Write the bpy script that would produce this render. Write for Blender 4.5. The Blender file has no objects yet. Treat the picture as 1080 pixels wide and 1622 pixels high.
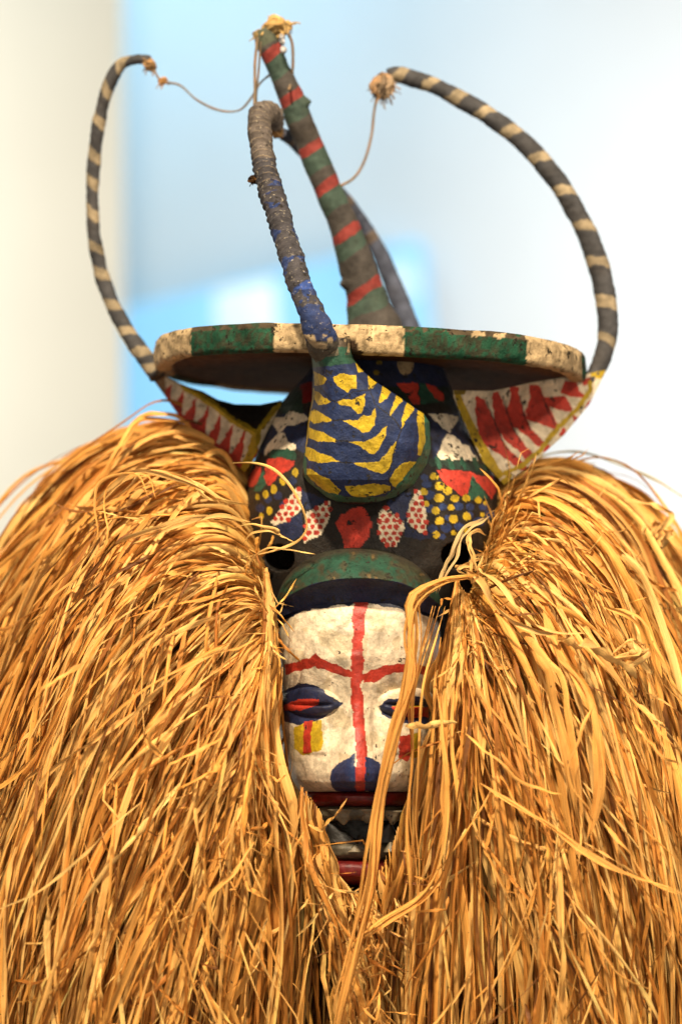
import bpy, math, random
import numpy as np
from mathutils import Vector, Matrix

SC = bpy.context.scene
COL = SC.collection
rng = np.random.default_rng(7)
random.seed(7)

# ------------------------------------------------------------------ camera, world, lamps
S = 0.0005            # metres per photograph pixel at the plane y = 0
D = 2.0               # camera distance to that plane
ZC = 1.30             # camera height
cam = bpy.data.cameras.new('camera')
cam_o = bpy.data.objects.new('camera', cam)
COL.objects.link(cam_o)
cam_o.location = (0, -D, ZC)
cam_o.rotation_euler = (math.radians(90), 0, 0)
cam.sensor_fit = 'VERTICAL'
cam.sensor_height = 36.0
cam.lens = 36.0 * D / (1622 * S)
cam.clip_end = 100
cam.dof.use_dof = True
cam.dof.focus_distance = 1.855
cam.dof.aperture_fstop = 2.9
SC.camera = cam_o

W = bpy.data.worlds.new('World'); SC.world = W; W.use_nodes = True
W.node_tree.nodes['Background'].inputs[0].default_value = (1.0, 0.96, 0.90, 1)
W.node_tree.nodes['Background'].inputs[1].default_value = 0.31
SC.view_settings.view_transform = 'Standard'
SC.view_settings.look = 'None'
SC.view_settings.exposure = 0.0
SC.view_settings.gamma = 1.0


def area(name, loc, target, power, size, color):
    l = bpy.data.lights.new(name, 'AREA'); l.energy = power; l.size = size; l.color = color
    o = bpy.data.objects.new(name, l); COL.objects.link(o); o.location = loc
    o.rotation_euler = (Vector(target) - Vector(loc)).to_track_quat('-Z', 'Y').to_euler()
    return o


area('gallery_spot', (-0.30, -1.40, ZC + 1.60), (0, -0.1, ZC - 0.1), 102, 0.12, (1.0, 0.84, 0.62))
area('gallery_spot_right', (1.25, -1.05, ZC + 1.2), (0.05, -0.1, ZC - 0.15), 30, 0.16, (1.0, 0.84, 0.64))
area('added_front_fill', (0.1, -2.6, ZC + 0.1), (0, 0, ZC), 13, 0.9, (1.0, 0.84, 0.64))  # unseen fill light added in front to lift the mask

# ------------------------------------------------------------------ helpers
def lin(c):
    c = np.array(c, float) / 255.0
    return np.where(c <= 0.04045, c / 12.92, ((c + 0.055) / 1.055) ** 2.4)


def P(px, py, y):
    """point of the place at depth y whose picture falls at photograph pixel px, py"""
    px = np.asarray(px, float); py = np.asarray(py, float); y = np.asarray(y, float)
    k = S * (D + y) / D
    return np.stack(np.broadcast_arrays((px - 540) * k, y, ZC - (py - 811) * k), -1)


def Q(v):
    k = S * (D + v[..., 1]) / D
    return v[..., 0] / k + 540, 811 - (v[..., 2] - ZC) / k


def _h(i, j, k, s):
    n = (i * 374761393 + j * 668265263 + k * 2147483647 + s * 1274126177) & 0xFFFFFFFF
    n = ((n ^ (n >> 13)) * 1274126177) & 0xFFFFFFFF
    return ((n ^ (n >> 16)) & 0xFFFFFF) / float(0xFFFFFF)


def vn(p, sc, seed=0):
    """smooth value noise, -1..1, of points p (...,2 or 3)"""
    p = np.asarray(p, float) * sc
    if p.shape[-1] == 2:
        p = np.concatenate([p, np.zeros(p.shape[:-1] + (1,))], -1)
    f = np.floor(p); r = p - f; r = r * r * (3 - 2 * r); f = f.astype(np.int64)
    out = 0
    for a in (0, 1):
        for b in (0, 1):
            for c in (0, 1):
                w = (r[..., 0] if a else 1 - r[..., 0]) * (r[..., 1] if b else 1 - r[..., 1]) * (r[..., 2] if c else 1 - r[..., 2])
                out = out + w * _h(f[..., 0] + a, f[..., 1] + b, f[..., 2] + c, seed)
    return out * 2 - 1


def fbm(p, sc, seed=0, n=3):
    return sum(vn(p, sc * 2.03 ** i, seed + i * 17) * 0.5 ** i for i in range(n))


def interp(x, pts):
    pts = np.array(pts, float)
    return np.interp(x, pts[:, 0], pts[:, 1])


def inpoly(X, Y, poly):
    res = np.zeros(X.shape, bool)
    n = len(poly)
    for i in range(n):
        x1, y1 = poly[i]; x2, y2 = poly[(i + 1) % n]
        if y1 == y2:
            continue
        c = ((Y >= y1) != (Y >= y2)) & (X < (x2 - x1) * (Y - y1) / (y2 - y1) + x1)
        res ^= c
    return res


class Paint:
    """brush work laid on a carved surface; edges wobble as a hand-held brush leaves them"""
    def __init__(self, verts, base, wob=1.6, seed=0):
        self.v = verts
        X, Y = Q(verts)
        p2 = np.stack([X, Y], -1)
        self.X = X + wob * vn(p2, 1 / 7., seed + 1) + 0.6 * vn(p2, 1 / 2.6, seed + 5)
        self.Y = Y + wob * vn(p2, 1 / 7., seed + 2) + 0.6 * vn(p2, 1 / 2.6, seed + 6)
        self.p2 = p2
        self.DX = X + .7 * vn(p2, 1 / 6., seed + 1); self.DY = Y + .7 * vn(p2, 1 / 6., seed + 2)
        self.c = np.empty(verts.shape); self.c[:] = base
        self.front = verts[..., 1] < 1e9

    def poly(self, pts, col, mask=None):
        m = inpoly(self.X, self.Y, pts) & self.front
        if mask is not None: m &= mask
        self.c[m] = col

    def mask(self, m, col):
        self.c[m & self.front] = col

    def dot(self, x, y, r, col, ry=None):
        ry = ry or r
        m = ((self.DX - x) / r) ** 2 + ((self.DY - y) / ry) ** 2 < 1
        self.c[m & self.front] = col

    def line(self, pts, w, col):
        m = np.zeros(self.X.shape, bool)
        for i in range(len(pts) - 1):
            ax, ay = pts[i][:2]; bx, by = pts[i + 1][:2]
            dx, dy = bx - ax, by - ay
            t = np.clip(((self.X - ax) * dx + (self.Y - ay) * dy) / (dx * dx + dy * dy), 0, 1)
            m |= (self.X - ax - t * dx) ** 2 + (self.Y - ay - t * dy) ** 2 < (w / 2) ** 2
        self.c[m & self.front] = col


def grid_faces(n, m, wrap=False):
    i = np.arange(n - 1)[:, None]; jn = m if wrap else m - 1
    j = np.arange(jn)[None, :]; j2 = (j + 1) % m
    a = i * m + j; b = i * m + j2; c = (i + 1) * m + j2; d = (i + 1) * m + j
    return np.stack([a, b, c, d], -1).reshape(-1, 4)


def mesh_obj(name, V, F, mat, parent=None, C=None, smooth=True, extra=None):
    V = np.ascontiguousarray(V.reshape(-1, 3), np.float32)
    me = bpy.data.meshes.new(name)
    F = np.asarray(F, np.int32)
    nf = len(F); k = F.shape[1]
    me.vertices.add(len(V)); me.vertices.foreach_set('co', V.ravel())
    loops = F.ravel(); polys_start = np.arange(nf) * k
    if extra is not None:                      # extra n-gons (caps)
        for e in extra:
            polys_start = np.append(polys_start, len(loops)); loops = np.append(loops, np.array(e, np.int32))
        nf += len(extra)
    me.loops.add(len(loops)); me.loops.foreach_set('vertex_index', loops.astype(np.int32))
    me.polygons.add(nf); me.polygons.foreach_set('loop_start', polys_start.astype(np.int32))
    me.update(calc_edges=True)
    me.validate()
    if smooth:
        me.polygons.foreach_set('use_smooth', np.ones(len(me.polygons), bool))
    if C is not None:
        at = me.color_attributes.new('paint', 'FLOAT_COLOR', 'POINT')
        if C.shape[-1] == 6:
            fa = me.attributes.new('fibre', 'FLOAT_VECTOR', 'POINT')
            fa.data.foreach_set('vector', np.ascontiguousarray(C[..., 3:].reshape(-1), np.float32)); C = C[..., :3]
        cc = np.concatenate([C.reshape(-1, 3), np.ones((len(V), 1))], 1).astype(np.float32)
        at.data.foreach_set('color', cc.ravel())
    me.materials.append(mat)
    o = bpy.data.objects.new(name, me); COL.objects.link(o)
    if parent is not None:
        o.parent = parent
        o.matrix_parent_inverse = parent_inv(parent) if parent.type == 'EMPTY' else Matrix.Identity(4)
    return o


def parent_inv(p):
    m = Matrix.Identity(4); q = p
    while q is not None:
        m = Matrix.Translation(q.location) @ m; q = q.parent
    return m.inverted()


def spline(pts, n):
    """Catmull-Rom through pts (k, d), n samples evenly spaced along its length"""
    p = np.array(pts, float)
    q = np.vstack([2 * p[0] - p[1], p, 2 * p[-1] - p[-2]])
    out = []
    for i in range(len(p) - 1):
        t = np.linspace(0, 1, 24, endpoint=False)[:, None]
        a, b, c, d = q[i], q[i + 1], q[i + 2], q[i + 3]
        out.append(0.5 * (2 * b + (c - a) * t + (2 * a - 5 * b + 4 * c - d) * t ** 2 + (3 * b - a - 3 * c + d) * t ** 3))
    out.append(p[-1:])
    o = np.vstack(out)
    L = np.concatenate([[0], np.cumsum(np.linalg.norm(np.diff(o[:, :3], axis=0), axis=1))])
    s = np.linspace(0, L[-1], n)
    return np.stack([np.interp(s, L, o[:, k]) for k in range(o.shape[1])], 1)


def frames(C):
    T = np.gradient(C, axis=0); T /= np.linalg.norm(T, axis=1, keepdims=True) + 1e-12
    N = np.zeros_like(C)
    r = np.array([0, -1.0, 0.02]); r -= T[0] * r.dot(T[0]); N[0] = r / np.linalg.norm(r)
    for i in range(1, len(C)):
        r = N[i - 1] - T[i] * N[i - 1].dot(T[i]); N[i] = r / np.linalg.norm(r)
    return T, N, np.cross(T, N)


def tube(path, n=60, m=16, disp=None, fat=1.04):
    """path rows: px, py, y, width in photo px -> verts (n, m, 3), centreline length s, angle a"""
    p = np.array(path, float)
    w = np.column_stack([P(p[:, 0], p[:, 1], p[:, 2]), p[:, 3] * fat / 2 * S * (D + p[:, 2]) / D])
    c = spline(w, n)
    T, N, B = frames(c[:, :3])
    a = np.linspace(0, 2 * np.pi, m, endpoint=False)
    L = np.concatenate([[0], np.cumsum(np.linalg.norm(np.diff(c[:, :3], axis=0), axis=1))])
    R = np.repeat(c[:, 3:4], m, 1)
    if disp is not None:
        base = c[:, None, :3] + R[..., None] * (np.cos(a)[None, :, None] * N[:, None] + np.sin(a)[None, :, None] * B[:, None])
        R = R + disp(base, L[:, None], a[None, :])
    V = c[:, None, :3] + R[..., None] * (np.cos(a)[None, :, None] * N[:, None] + np.sin(a)[None, :, None] * B[:, None])
    return V, L, a


def tube_obj(name, V, mat, parent, C=None):
    n, m = V.shape[:2]
    return mesh_obj(name, V, grid_faces(n, m, True), mat, parent, C,
                    extra=[list(range(m))[::-1], [(n - 1) * m + k for k in range(m)]])


# ------------------------------------------------------------------ materials
def new_mat(name):
    m = bpy.data.materials.new(name); m.use_nodes = True
    nt = m.node_tree; nt.nodes.clear()
    out = nt.nodes.new('ShaderNodeOutputMaterial')
    b = nt.nodes.new('ShaderNodeBsdfPrincipled'); nt.links.new(b.outputs[0], out.inputs[0])
    return m, nt, b, out


def N_(nt, t, **kw):
    n = nt.nodes.new(t)
    for k, v in kw.items():
        setattr(n, k, v)
    return n


def noise_(nt, co, scale, detail=4, rough=0.6, stretch=None):
    n = N_(nt, 'ShaderNodeTexNoise'); n.inputs['Scale'].default_value = scale
    n.inputs['Detail'].default_value = detail; n.inputs['Roughness'].default_value = rough
    if stretch:
        mp = N_(nt, 'ShaderNodeMapping'); mp.inputs['Scale'].default_value = stretch
        nt.links.new(co, mp.inputs[0]); co = mp.outputs[0]
    nt.links.new(co, n.inputs['Vector'])
    return n.outputs['Fac']


def ramp_(nt, fac, a, b):
    r = N_(nt, 'ShaderNodeMapRange'); r.inputs['From Min'].default_value = a; r.inputs['From Max'].default_value = b
    nt.links.new(fac, r.inputs['Value'])
    return r.outputs['Result']


def mix_(nt, fac, a, b, mode='MIX'):
    m = N_(nt, 'ShaderNodeMix', data_type='RGBA', blend_type=mode)
    if isinstance(fac, float): m.inputs[0].default_value = fac
    else: nt.links.new(fac, m.inputs[0])
    for k, v in ((6, a), (7, b)):
        if isinstance(v, tuple): m.inputs[k].default_value = v
        else: nt.links.new(v, m.inputs[k])
    return m.outputs[2]


def bump_(nt, b, h, dist, strength=1.0, prev=None):
    n = N_(nt, 'ShaderNodeBump'); n.inputs['Distance'].default_value = dist; n.inputs['Strength'].default_value = strength
    nt.links.new(h, n.inputs['Height'])
    if prev is not None: nt.links.new(prev, n.inputs['Normal'])
    nt.links.new(n.outputs[0], b.inputs['Normal'])
    return n.outputs[0]


def painted_wood(name, chip=0.66, crumb=0.3, rough=0.5, dirt=(0.02, 0.016, 0.012, 1), bumpd=0.0012, fleck=0.0, spec=0.25):
    m, nt, b, out = new_mat(name)
    at = N_(nt, 'ShaderNodeVertexColor', layer_name='paint').outputs['Color']
    co = N_(nt, 'ShaderNodeTexCoord').outputs['Object']
    n1 = noise_(nt, co, 26, 5, 0.65)       # blotches
    n2 = noise_(nt, co, 170, 6, 0.7)       # brush / chips
    n3 = noise_(nt, co, 620, 3, 0.6)       # specks
    n4 = noise_(nt, co, 75, 6, 0.75)
    grain = noise_(nt, co, 60, 4, 0.6, (1.0, 1.0, 0.12))
    v = N_(nt, 'ShaderNodeMapRange'); v.inputs['From Min'].default_value = 0.3; v.inputs['From Max'].default_value = 0.7
    v.inputs['To Min'].default_value = 0.42; v.inputs['To Max'].default_value = 1.38
    nt.links.new(n4, v.inputs['Value'])
    cmb = N_(nt, 'ShaderNodeCombineColor')
    for i in range(3): nt.links.new(v.outputs[0], cmb.inputs[i])
    c = mix_(nt, 1.0, at, cmb.outputs[0], 'MULTIPLY')
    # chips where two noises agree
    s1 = N_(nt, 'ShaderNodeMath', operation='MULTIPLY_ADD'); nt.links.new(n2, s1.inputs[0]); s1.inputs[1].default_value = 0.62
    s2 = N_(nt, 'ShaderNodeMath', operation='MULTIPLY'); nt.links.new(n4, s2.inputs[0]); s2.inputs[1].default_value = 0.38
    nt.links.new(s2.outputs[0], s1.inputs[2])
    chipf = ramp_(nt, s1.outputs[0], chip - 0.05, chip - 0.012)
    c = mix_(nt, chipf, c, dirt)
    sp = ramp_(nt, n3, 0.70, 0.76)
    spm = N_(nt, 'ShaderNodeMath', operation='MULTIPLY'); nt.links.new(sp, spm.inputs[0]); spm.inputs[1].default_value = crumb
    c = mix_(nt, spm.outputs[0], c, (0.06, 0.045, 0.03, 1))
    gr = N_(nt, 'ShaderNodeMath', operation='MULTIPLY'); nt.links.new(ramp_(nt, n1, 0.5, 0.8), gr.inputs[0]); gr.inputs[1].default_value = 0.38
    c = mix_(nt, gr.outputs[0], c, (0.05, 0.034, 0.02, 1))
    if fleck:
        f = ramp_(nt, noise_(nt, co, 330, 5, 0.8), 0.66 - fleck * 0.1, 0.72 - fleck * 0.1)
        c = mix_(nt, f, c, (0.36, 0.31, 0.22, 1))
    nt.links.new(c, b.inputs['Base Color'])
    rr = N_(nt, 'ShaderNodeMapRange'); rr.inputs['To Min'].default_value = rough - 0.12; rr.inputs['To Max'].default_value = rough + 0.25
    nt.links.new(n2, rr.inputs['Value']); nt.links.new(rr.outputs[0], b.inputs['Roughness'])
    b.inputs['Specular IOR Level'].default_value = spec
    inv = N_(nt, 'ShaderNodeMath', operation='MULTIPLY_ADD'); nt.links.new(chipf, inv.inputs[0]); inv.inputs[1].default_value = -0.5
    nt.links.new(n2, inv.inputs[2])
    p = bump_(nt, b, inv.outputs[0], bumpd, 0.8)
    p = bump_(nt, b, n3, 0.0004, 0.7, p)
    bump_(nt, b, grain, 0.0010, 0.5, p)
    return m


M_paint = painted_wood('painted_carved_wood', chip=0.612, crumb=0.65, bumpd=0.0020)
M_face = painted_wood('face_paint', chip=0.635, crumb=0.85, rough=0.36, spec=0.4, bumpd=0.0009)
M_rim = painted_wood('rim_paint', chip=0.61, crumb=0.7, rough=0.75, bumpd=0.0022, spec=0.06)
M_cloth = painted_wood('painted_wrapped_cloth', chip=0.62, crumb=0.5, rough=0.8, bumpd=0.0020, fleck=0.6)
M_horn = painted_wood('painted_horn', chip=0.70, crumb=0.3, rough=0.7, bumpd=0.0010)


def fibre_mat(name, trans=0.13, rough=0.5, spec=0.2, streak=True):
    m, nt, b, out = new_mat(name)
    at = N_(nt, 'ShaderNodeVertexColor', layer_name='paint').outputs['Color']
    co = N_(nt, 'ShaderNodeTexCoord').outputs['Object']
    n1 = noise_(nt, co, 90, 4, 0.6)
    if streak:
        fb = N_(nt, 'ShaderNodeAttribute', attribute_name='fibre').outputs['Vector']
        n2 = noise_(nt, fb, 1.0, 4, 0.7, (2.2, 0.012, 1.0))
    else:
        n2 = noise_(nt, co, 520, 3, 0.6, (1, 1, 0.25))
    v = N_(nt, 'ShaderNodeMapRange'); v.inputs['From Min'].default_value = 0.3; v.inputs['From Max'].default_value = 0.7
    v.inputs['To Min'].default_value = 0.50; v.inputs['To Max'].default_value = 1.22
    nt.links.new(n2, v.inputs['Value'])
    cmb = N_(nt, 'ShaderNodeCombineColor')
    for i in range(3): nt.links.new(v.outputs[0], cmb.inputs[i])
    c = mix_(nt, 1.0, at, cmb.outputs[0], 'MULTIPLY')
    gr = N_(nt, 'ShaderNodeMath', operation='MULTIPLY'); nt.links.new(ramp_(nt, n1, 0.5, 0.75), gr.inputs[0]); gr.inputs[1].default_value = 0.45
    c = mix_(nt, gr.outputs[0], c, (0.48, 0.19, 0.03, 1))
    sp = ramp_(nt, noise_(nt, co, 380, 2, 0.5), 0.715, 0.75)
    c = mix_(nt, sp, c, (0.07, 0.03, 0.012, 1))
    nt.links.new(c, b.inputs['Base Color'])
    b.inputs['Roughness'].default_value = rough
    b.inputs['Specular IOR Level'].default_value = spec
    bump_(nt, b, n2, 0.0006, 0.8)
    tr = N_(nt, 'ShaderNodeBsdfTranslucent'); nt.links.new(c, tr.inputs['Color'])
    ms = N_(nt, 'ShaderNodeMixShader'); ms.inputs[0].default_value = trans
    nt.links.new(b.outputs[0], ms.inputs[1]); nt.links.new(tr.outputs[0], ms.inputs[2])
    nt.links.new(ms.outputs[0], out.inputs[0])
    return m


M_raffia = fibre_mat('raffia')
M_twine = fibre_mat('twine', 0.1, 0.8, 0.1, False)
M_under = fibre_mat('raffia_gap_shade', 0.02, 0.8, 0.1, False)


def plain(name, col, rough=0.8, var=0.06, scale=3.0, emit=None, estr=1.0):
    m, nt, b, out = new_mat(name)
    co = N_(nt, 'ShaderNodeTexCoord').outputs['Object']
    n = noise_(nt, co, scale, 4, 0.6)
    lo = tuple(c * (1 - var) for c in col) + (1,); hi = tuple(min(1, c * (1 + var)) for c in col) + (1,)
    c = mix_(nt, ramp_(nt, n, 0.3, 0.7), lo, hi)
    nt.links.new(c, b.inputs['Base Color']); b.inputs['Roughness'].default_value = rough
    if emit:
        b.inputs['Emission Color'].default_value = emit + (1,); b.inputs['Emission Strength'].default_value = estr
    return m


# ------------------------------------------------------------------ colours
YEL = lin((200, 166, 36)) * 0.9
BLU = lin((46, 62, 106)) * 0.7
DBL = lin((38, 46, 76)) * 0.75
GRN = lin((46, 92, 70)) * 0.85
DGR = lin((42, 62, 50)) * 0.75
RED = lin((188, 58, 42)) * 0.9
DRD = lin((138, 28, 24)) * 0.8
WHT = lin((230, 212, 180)) * 0.92
CRM = lin((196, 168, 126)) * 0.85
BLK = lin((40, 34, 28)) * 0.7
BRN = lin((112, 66, 38)) * 0.8
TAN = lin((160, 142, 112)) * 0.8
HBK = lin((70, 68, 68)) * 0.75  # horn black, greyed: haze put into the colour

# ------------------------------------------------------------------ the room far behind
def slab_box(name, x0, x1, z0, z1, y0, y1, mat, skew=0.0):
    V = np.array([[x, y, z + skew * (x - x0) * (z > (z0 + z1) / 2)] for y in (y0, y1) for z in (z0, z1) for x in (x0, x1)])
    F = [[0, 1, 3, 2], [4, 6, 7, 5], [0, 4, 5, 1], [2, 3, 7, 6], [0, 2, 6, 4], [1, 5, 7, 3]]
    return mesh_obj(name, V, F, mat, smooth=False)


yw = 5.0
wall = slab_box('wall', -7, 7, ZC - 3.0, ZC + 4.0, yw, yw + 0.2, plain('wall_plaster', (0.66, 0.68, 0.69), 0.9, 0.02))
wall['kind'] = 'structure'
# pale partition standing nearer on the left
pr = P(188, 0, 3.6)
part = slab_box('partition', -6.0, float(pr[0]), ZC - 3.0, ZC + 4.0, 3.6, 3.75, plain('partition_paint', (0.72, 0.70, 0.60), 0.9, 0.02))
part['label'] = 'tall cream partition wall, out of focus at the left behind the raffia'
part['category'] = 'partition'


def panel(name, pts, y, th, mat, parent=None):
    """flat panel of real thickness with rounded corners given in photo pixels"""
    p = np.array(pts, float); n = len(p)
    f = P(p[:, 0], p[:, 1], y); bk = f + np.array([0, th, 0])
    V = np.vstack([f, bk])
    F = [[i, (i + 1) % n, n + (i + 1) % n, n + i] for i in range(n)]
    return mesh_obj(name, V, F, mat, parent, smooth=False, extra=[list(range(n))[::-1], [n + i for i in range(n)]])


def rounded(pts, r):
    out = []
    n = len(pts)
    for i in range(n):
        p0, p1, p2 = (np.array(pts[(i + k) % n], float) for k in (-1, 0, 1))
        a = p1 + (p0 - p1) / np.linalg.norm(p0 - p1) * r; b = p1 + (p2 - p1) / np.linalg.norm(p2 - p1) * r
        for t in np.linspace(0, 1, 6):
            out.append(tuple((1 - t) ** 2 * a + 2 * t * (1 - t) * p1 + t * t * b))
    return out


win = panel('lit_screen', rounded([(120, 508), (672, 376), (694, 620), (694, 960), (120, 960)], 26), yw - 0.10, 0.08,
            plain('screen_glow', (0.1, 0.2, 0.3), 0.4, 0.0, emit=(0.32, 0.70, 0.98), estr=0.86))
win['label'] = 'large glowing cyan screen with a slanting top edge, blurred on the far wall'
win['category'] = 'screen'
M_hot = plain('screen_highlight', (0.3, 0.3, 0.3), 0.4, 0.0, emit=(0.78, 0.95, 1.0), estr=0.92)
panel('bright_pane', rounded([(340, 462), (436, 442), (440, 560), (345, 560)], 12), yw - 0.13, 0.02, M_hot, win)
panel('bright_pane', rounded([(575, 420), (655, 405), (665, 470), (590, 500)], 14), yw - 0.13, 0.02,
      plain('screen_highlight_soft', (0.3, 0.3, 0.3), 0.4, 0.0, emit=(0.46, 0.80, 1.0), estr=0.85), win)


def point(name, loc, power, radius, color):
    l = bpy.data.lights.new(name, 'POINT'); l.energy = power; l.shadow_soft_size = radius; l.color = color
    o = bpy.data.objects.new(name, l); COL.objects.link(o); o.location = loc
    return o


area('added_wall_light_right', (2.9, 3.9, ZC + 0.4), (1.7, 5.0, ZC + 0.2), 80, 1.2, (1.0, 0.985, 0.96))  # unseen light added so the wall fades to white at right
area('added_wall_tint_blue', (-0.6, 3.95, ZC + 2.1), (-0.5, 5.0, ZC + 0.7), 25, 0.9, (0.30, 0.70, 1.0))  # unseen blue light added to tint the wall
area('added_partition_light', (-2.3, 1.9, ZC + 0.6), (-1.2, 3.6, ZC + 0.3), 235, 1.8, (1.0, 0.98, 0.93))  # unseen light added to brighten the partition

# ------------------------------------------------------------------ the mask
root = bpy.data.objects.new('mask', None); COL.objects.link(root)
root.location = (0, 0, ZC - 0.52)
root['label'] = 'carved wooden horned mask, painted in bright patterns, with a thick golden raffia fringe'
root['category'] = 'mask'


# ---- helmet
def helmet():
    n, m = 420, 460
    py = np.linspace(548, 1330, n)
    th = np.radians(np.concatenate([np.linspace(-180, -98, 30), np.linspace(-96, 96, m - 60), np.linspace(98, 180, 30)]))
    L = interp(py, [(548, 512), (575, 500), (600, 480), (640, 443), (700, 413), (760, 392), (830, 386), (900, 392), (1000, 420), (1330, 460)])
    R = interp(py, [(548, 690), (575, 700), (600, 708), (640, 724), (700, 752), (760, 785), (830, 792), (900, 780), (1000, 730), (1330, 690)])
    d = interp(py, [(548, .050), (600, .064), (640, .078), (700, .095), (760, .108), (830, .117), (900, .120), (1000, .112), (1330, .09)])
    k = np.ones(9) / 9
    for A in (L, R, d):
        A[:] = np.convolve(np.pad(A, 4, 'edge'), k, 'valid')
    cx = ((L + R) / 2)[:, None]; hw = ((R - L) / 2)[:, None]
    ct, st = np.cos(th)[None], np.sin(th)[None]
    e = 0.86
    yy = -d[:, None] * np.sign(ct) * np.abs(ct) ** e
    px = cx + hw * np.sign(st) * np.abs(st) ** e
    V = P(px, np.repeat(py[:, None], px.shape[1], 1), yy * 1.0)
    # keep x-size independent of depth so sides stay where they are seen
    X, Y = Q(V)
    # sight holes
    for hx, hy in ((443, 884), (722, 880)):
        r = ((X - hx) / 21) ** 2 + ((Y - hy) / 19) ** 2
        f = np.clip(1.25 - r, 0, 0.5) / 0.5 * (V[..., 1] < 0)
        V[..., 1] += f * 0.045; V[..., 0] += f * 0.008 * np.sign(560 - hx)
    V += (fbm(V, 30, 3, 3) * 0.0016)[..., None] * np.array([0, 1, 0])
    # carved groove ring under the snout and band edges
    p = Paint(V, BLK, 1.8, 3)
    X, Y = p.X, p.Y
    back = V[..., 1] > 0.0
    p.mask((Y < 640), DGR * 0.6)
    p.mask((Y < 612), DBL)
    # top zone
    p.dot(642, 577, 13, CRM * 0.7, 17)
    for dx, dy in ((600, 574), (612, 566), (596, 590), (500, 590), (520, 586)): p.dot(dx, dy, 4.5, YEL * .5, 4)
    p.poly([(628, 607), (662, 606), (663, 640), (655, 640)], RED)
    p.poly([(672, 608), (690, 612), (704, 628), (703, 637), (690, 633)], RED)
    p.poly([(664, 606), (674, 610), (697, 638), (665, 640)], GRN * .7)
    p.poly([(474, 610), (496, 604), (496, 636), (476, 638)], DRD)
    p.poly([(440, 645), (478, 615), (480, 660), (450, 658)], DGR)
    # right triangles
    p.poly([(680, 655), (724, 655), (738, 690), (757, 727), (684, 727)], DBL * 1.0)
    p.poly([(676, 655), (726, 658), (724, 667), (712, 687)], WHT)
    p.poly([(707, 687), (717, 689), (731, 703), (740, 705), (758, 730), (694, 729), (693, 719)], WHT)
    p.line([(684, 733), (700, 734), (772, 742)], 13, DGR)
    for x in (692, 712, 731, 751, 768): p.line([(x, 727), (x + 4, 740)], 7, GRN * .8)
    # left triangles
    p.poly([(424, 676), (440, 655), (485, 655), (487, 720), (470, 712), (424, 722), (405, 715)], DBL * 1.1)
    p.poly([(425, 666), (435, 660), (450, 660), (457, 652), (476, 655), (490, 663), (470, 672), (454, 675), (443, 686), (436, 676)], WHT)
    p.poly([(442, 683), (450, 687), (456, 698), (468, 705), (469, 713), (434, 714), (419, 721), (420, 711)], WHT)
    p.poly([(420, 720), (433, 712), (466, 712), (470, 728), (440, 727)], GRN * .7)
    # red arcs with green wedge
    p.poly([(423, 728), (440, 725), (467, 730), (464, 740), (455, 747), (441, 755), (428, 769), (419, 766), (419, 750)], RED)
    p.poly([(397, 752), (405, 738), (416, 740), (410, 768), (395, 772), (391, 765)], RED)
    p.poly([(417, 745), (421, 768), (412, 780), (402, 778)], GRN)
    p.poly([(690, 746), (705, 744), (733, 745), (760, 753), (780, 756), (786, 775), (778, 790), (768, 781), (760, 770), (745, 780), (731, 785), (720, 777), (702, 766)], RED)
    p.poly([(748, 752), (760, 768), (771, 790), (745, 790), (740, 782)], GRN)
    # blue grounds and dots, right
    for x, y, a in ((676, 767, 8), (681, 784, 9), (681, 806, 8), (701, 803, 7), (726, 802, 8), (744, 803, 7), (765, 803, 7), (706, 836, 9), (727, 834, 8),
                    (685, 838, 8), (758, 826, 9), (744, 815, 6), (710, 820, 6), (672, 756, 6), (775, 815, 8), (700, 850, 6)):
        p.dot(x, y, a, BLU * 1.1, a * .8)
    for x, y, a in ((687, 755, 6.5), (696, 770, 7.5), (709, 777, 7), (695, 789, 7.5), (720, 790, 6.5), (738, 789, 6), (757, 792, 5.5), (671, 779, 6), (674, 798, 5.5),
                    (690, 809, 6.5), (714, 804, 5.5), (696, 825, 7), (718, 822, 7), (739, 818, 7), (690, 847, 6), (718, 844, 4.5), (764, 815, 4), (739, 840, 5), (768, 797, 3.5)):
        p.dot(x, y, a, YEL, a * .93)
    # left dots
    for x, y, a in ((425, 791, 6), (412, 805, 7), (448, 800, 6), (440, 785, 7), (463, 762, 7)): p.dot(x, y, a, DBL * 1.2)
    for x, y, a in ((434, 775, 5.5), (421, 783, 4.5), (408, 787, 3.5), (427, 809, 4.5), (414, 818, 4), (448, 762, 5), (468, 748, 5)): p.dot(x, y, a, YEL * .9, a * 1.4)
    # blue grounds between diamonds
    p.poly([(478, 776), (500, 785), (515, 793), (512, 803), (487, 806), (478, 800)], DBL * 1.2)
    p.poly([(438, 830), (478, 812), (480, 848), (466, 856), (446, 846)], DBL * 1.2)
    p.poly([(612, 796), (640, 780), (652, 778), (646, 830), (628, 824)], DBL * 1.2)
    p.poly([(640, 830), (664, 845), (690, 846), (668, 856), (640, 850)], DBL)
    dia = [[(471, 772), (477, 772), (477, 807), (456, 825), (436, 832), (428, 826)],
           [(486, 812), (515, 795), (523, 793), (521, 822), (509, 846), (482, 859), (484, 835)],
           [(600, 812), (611, 803), (640, 826), (640, 836), (628, 866), (614, 866), (599, 852)],
           [(659, 775), (666, 778), (676, 815), (674, 848), (661, 842), (645, 825), (648, 800)]]
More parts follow.
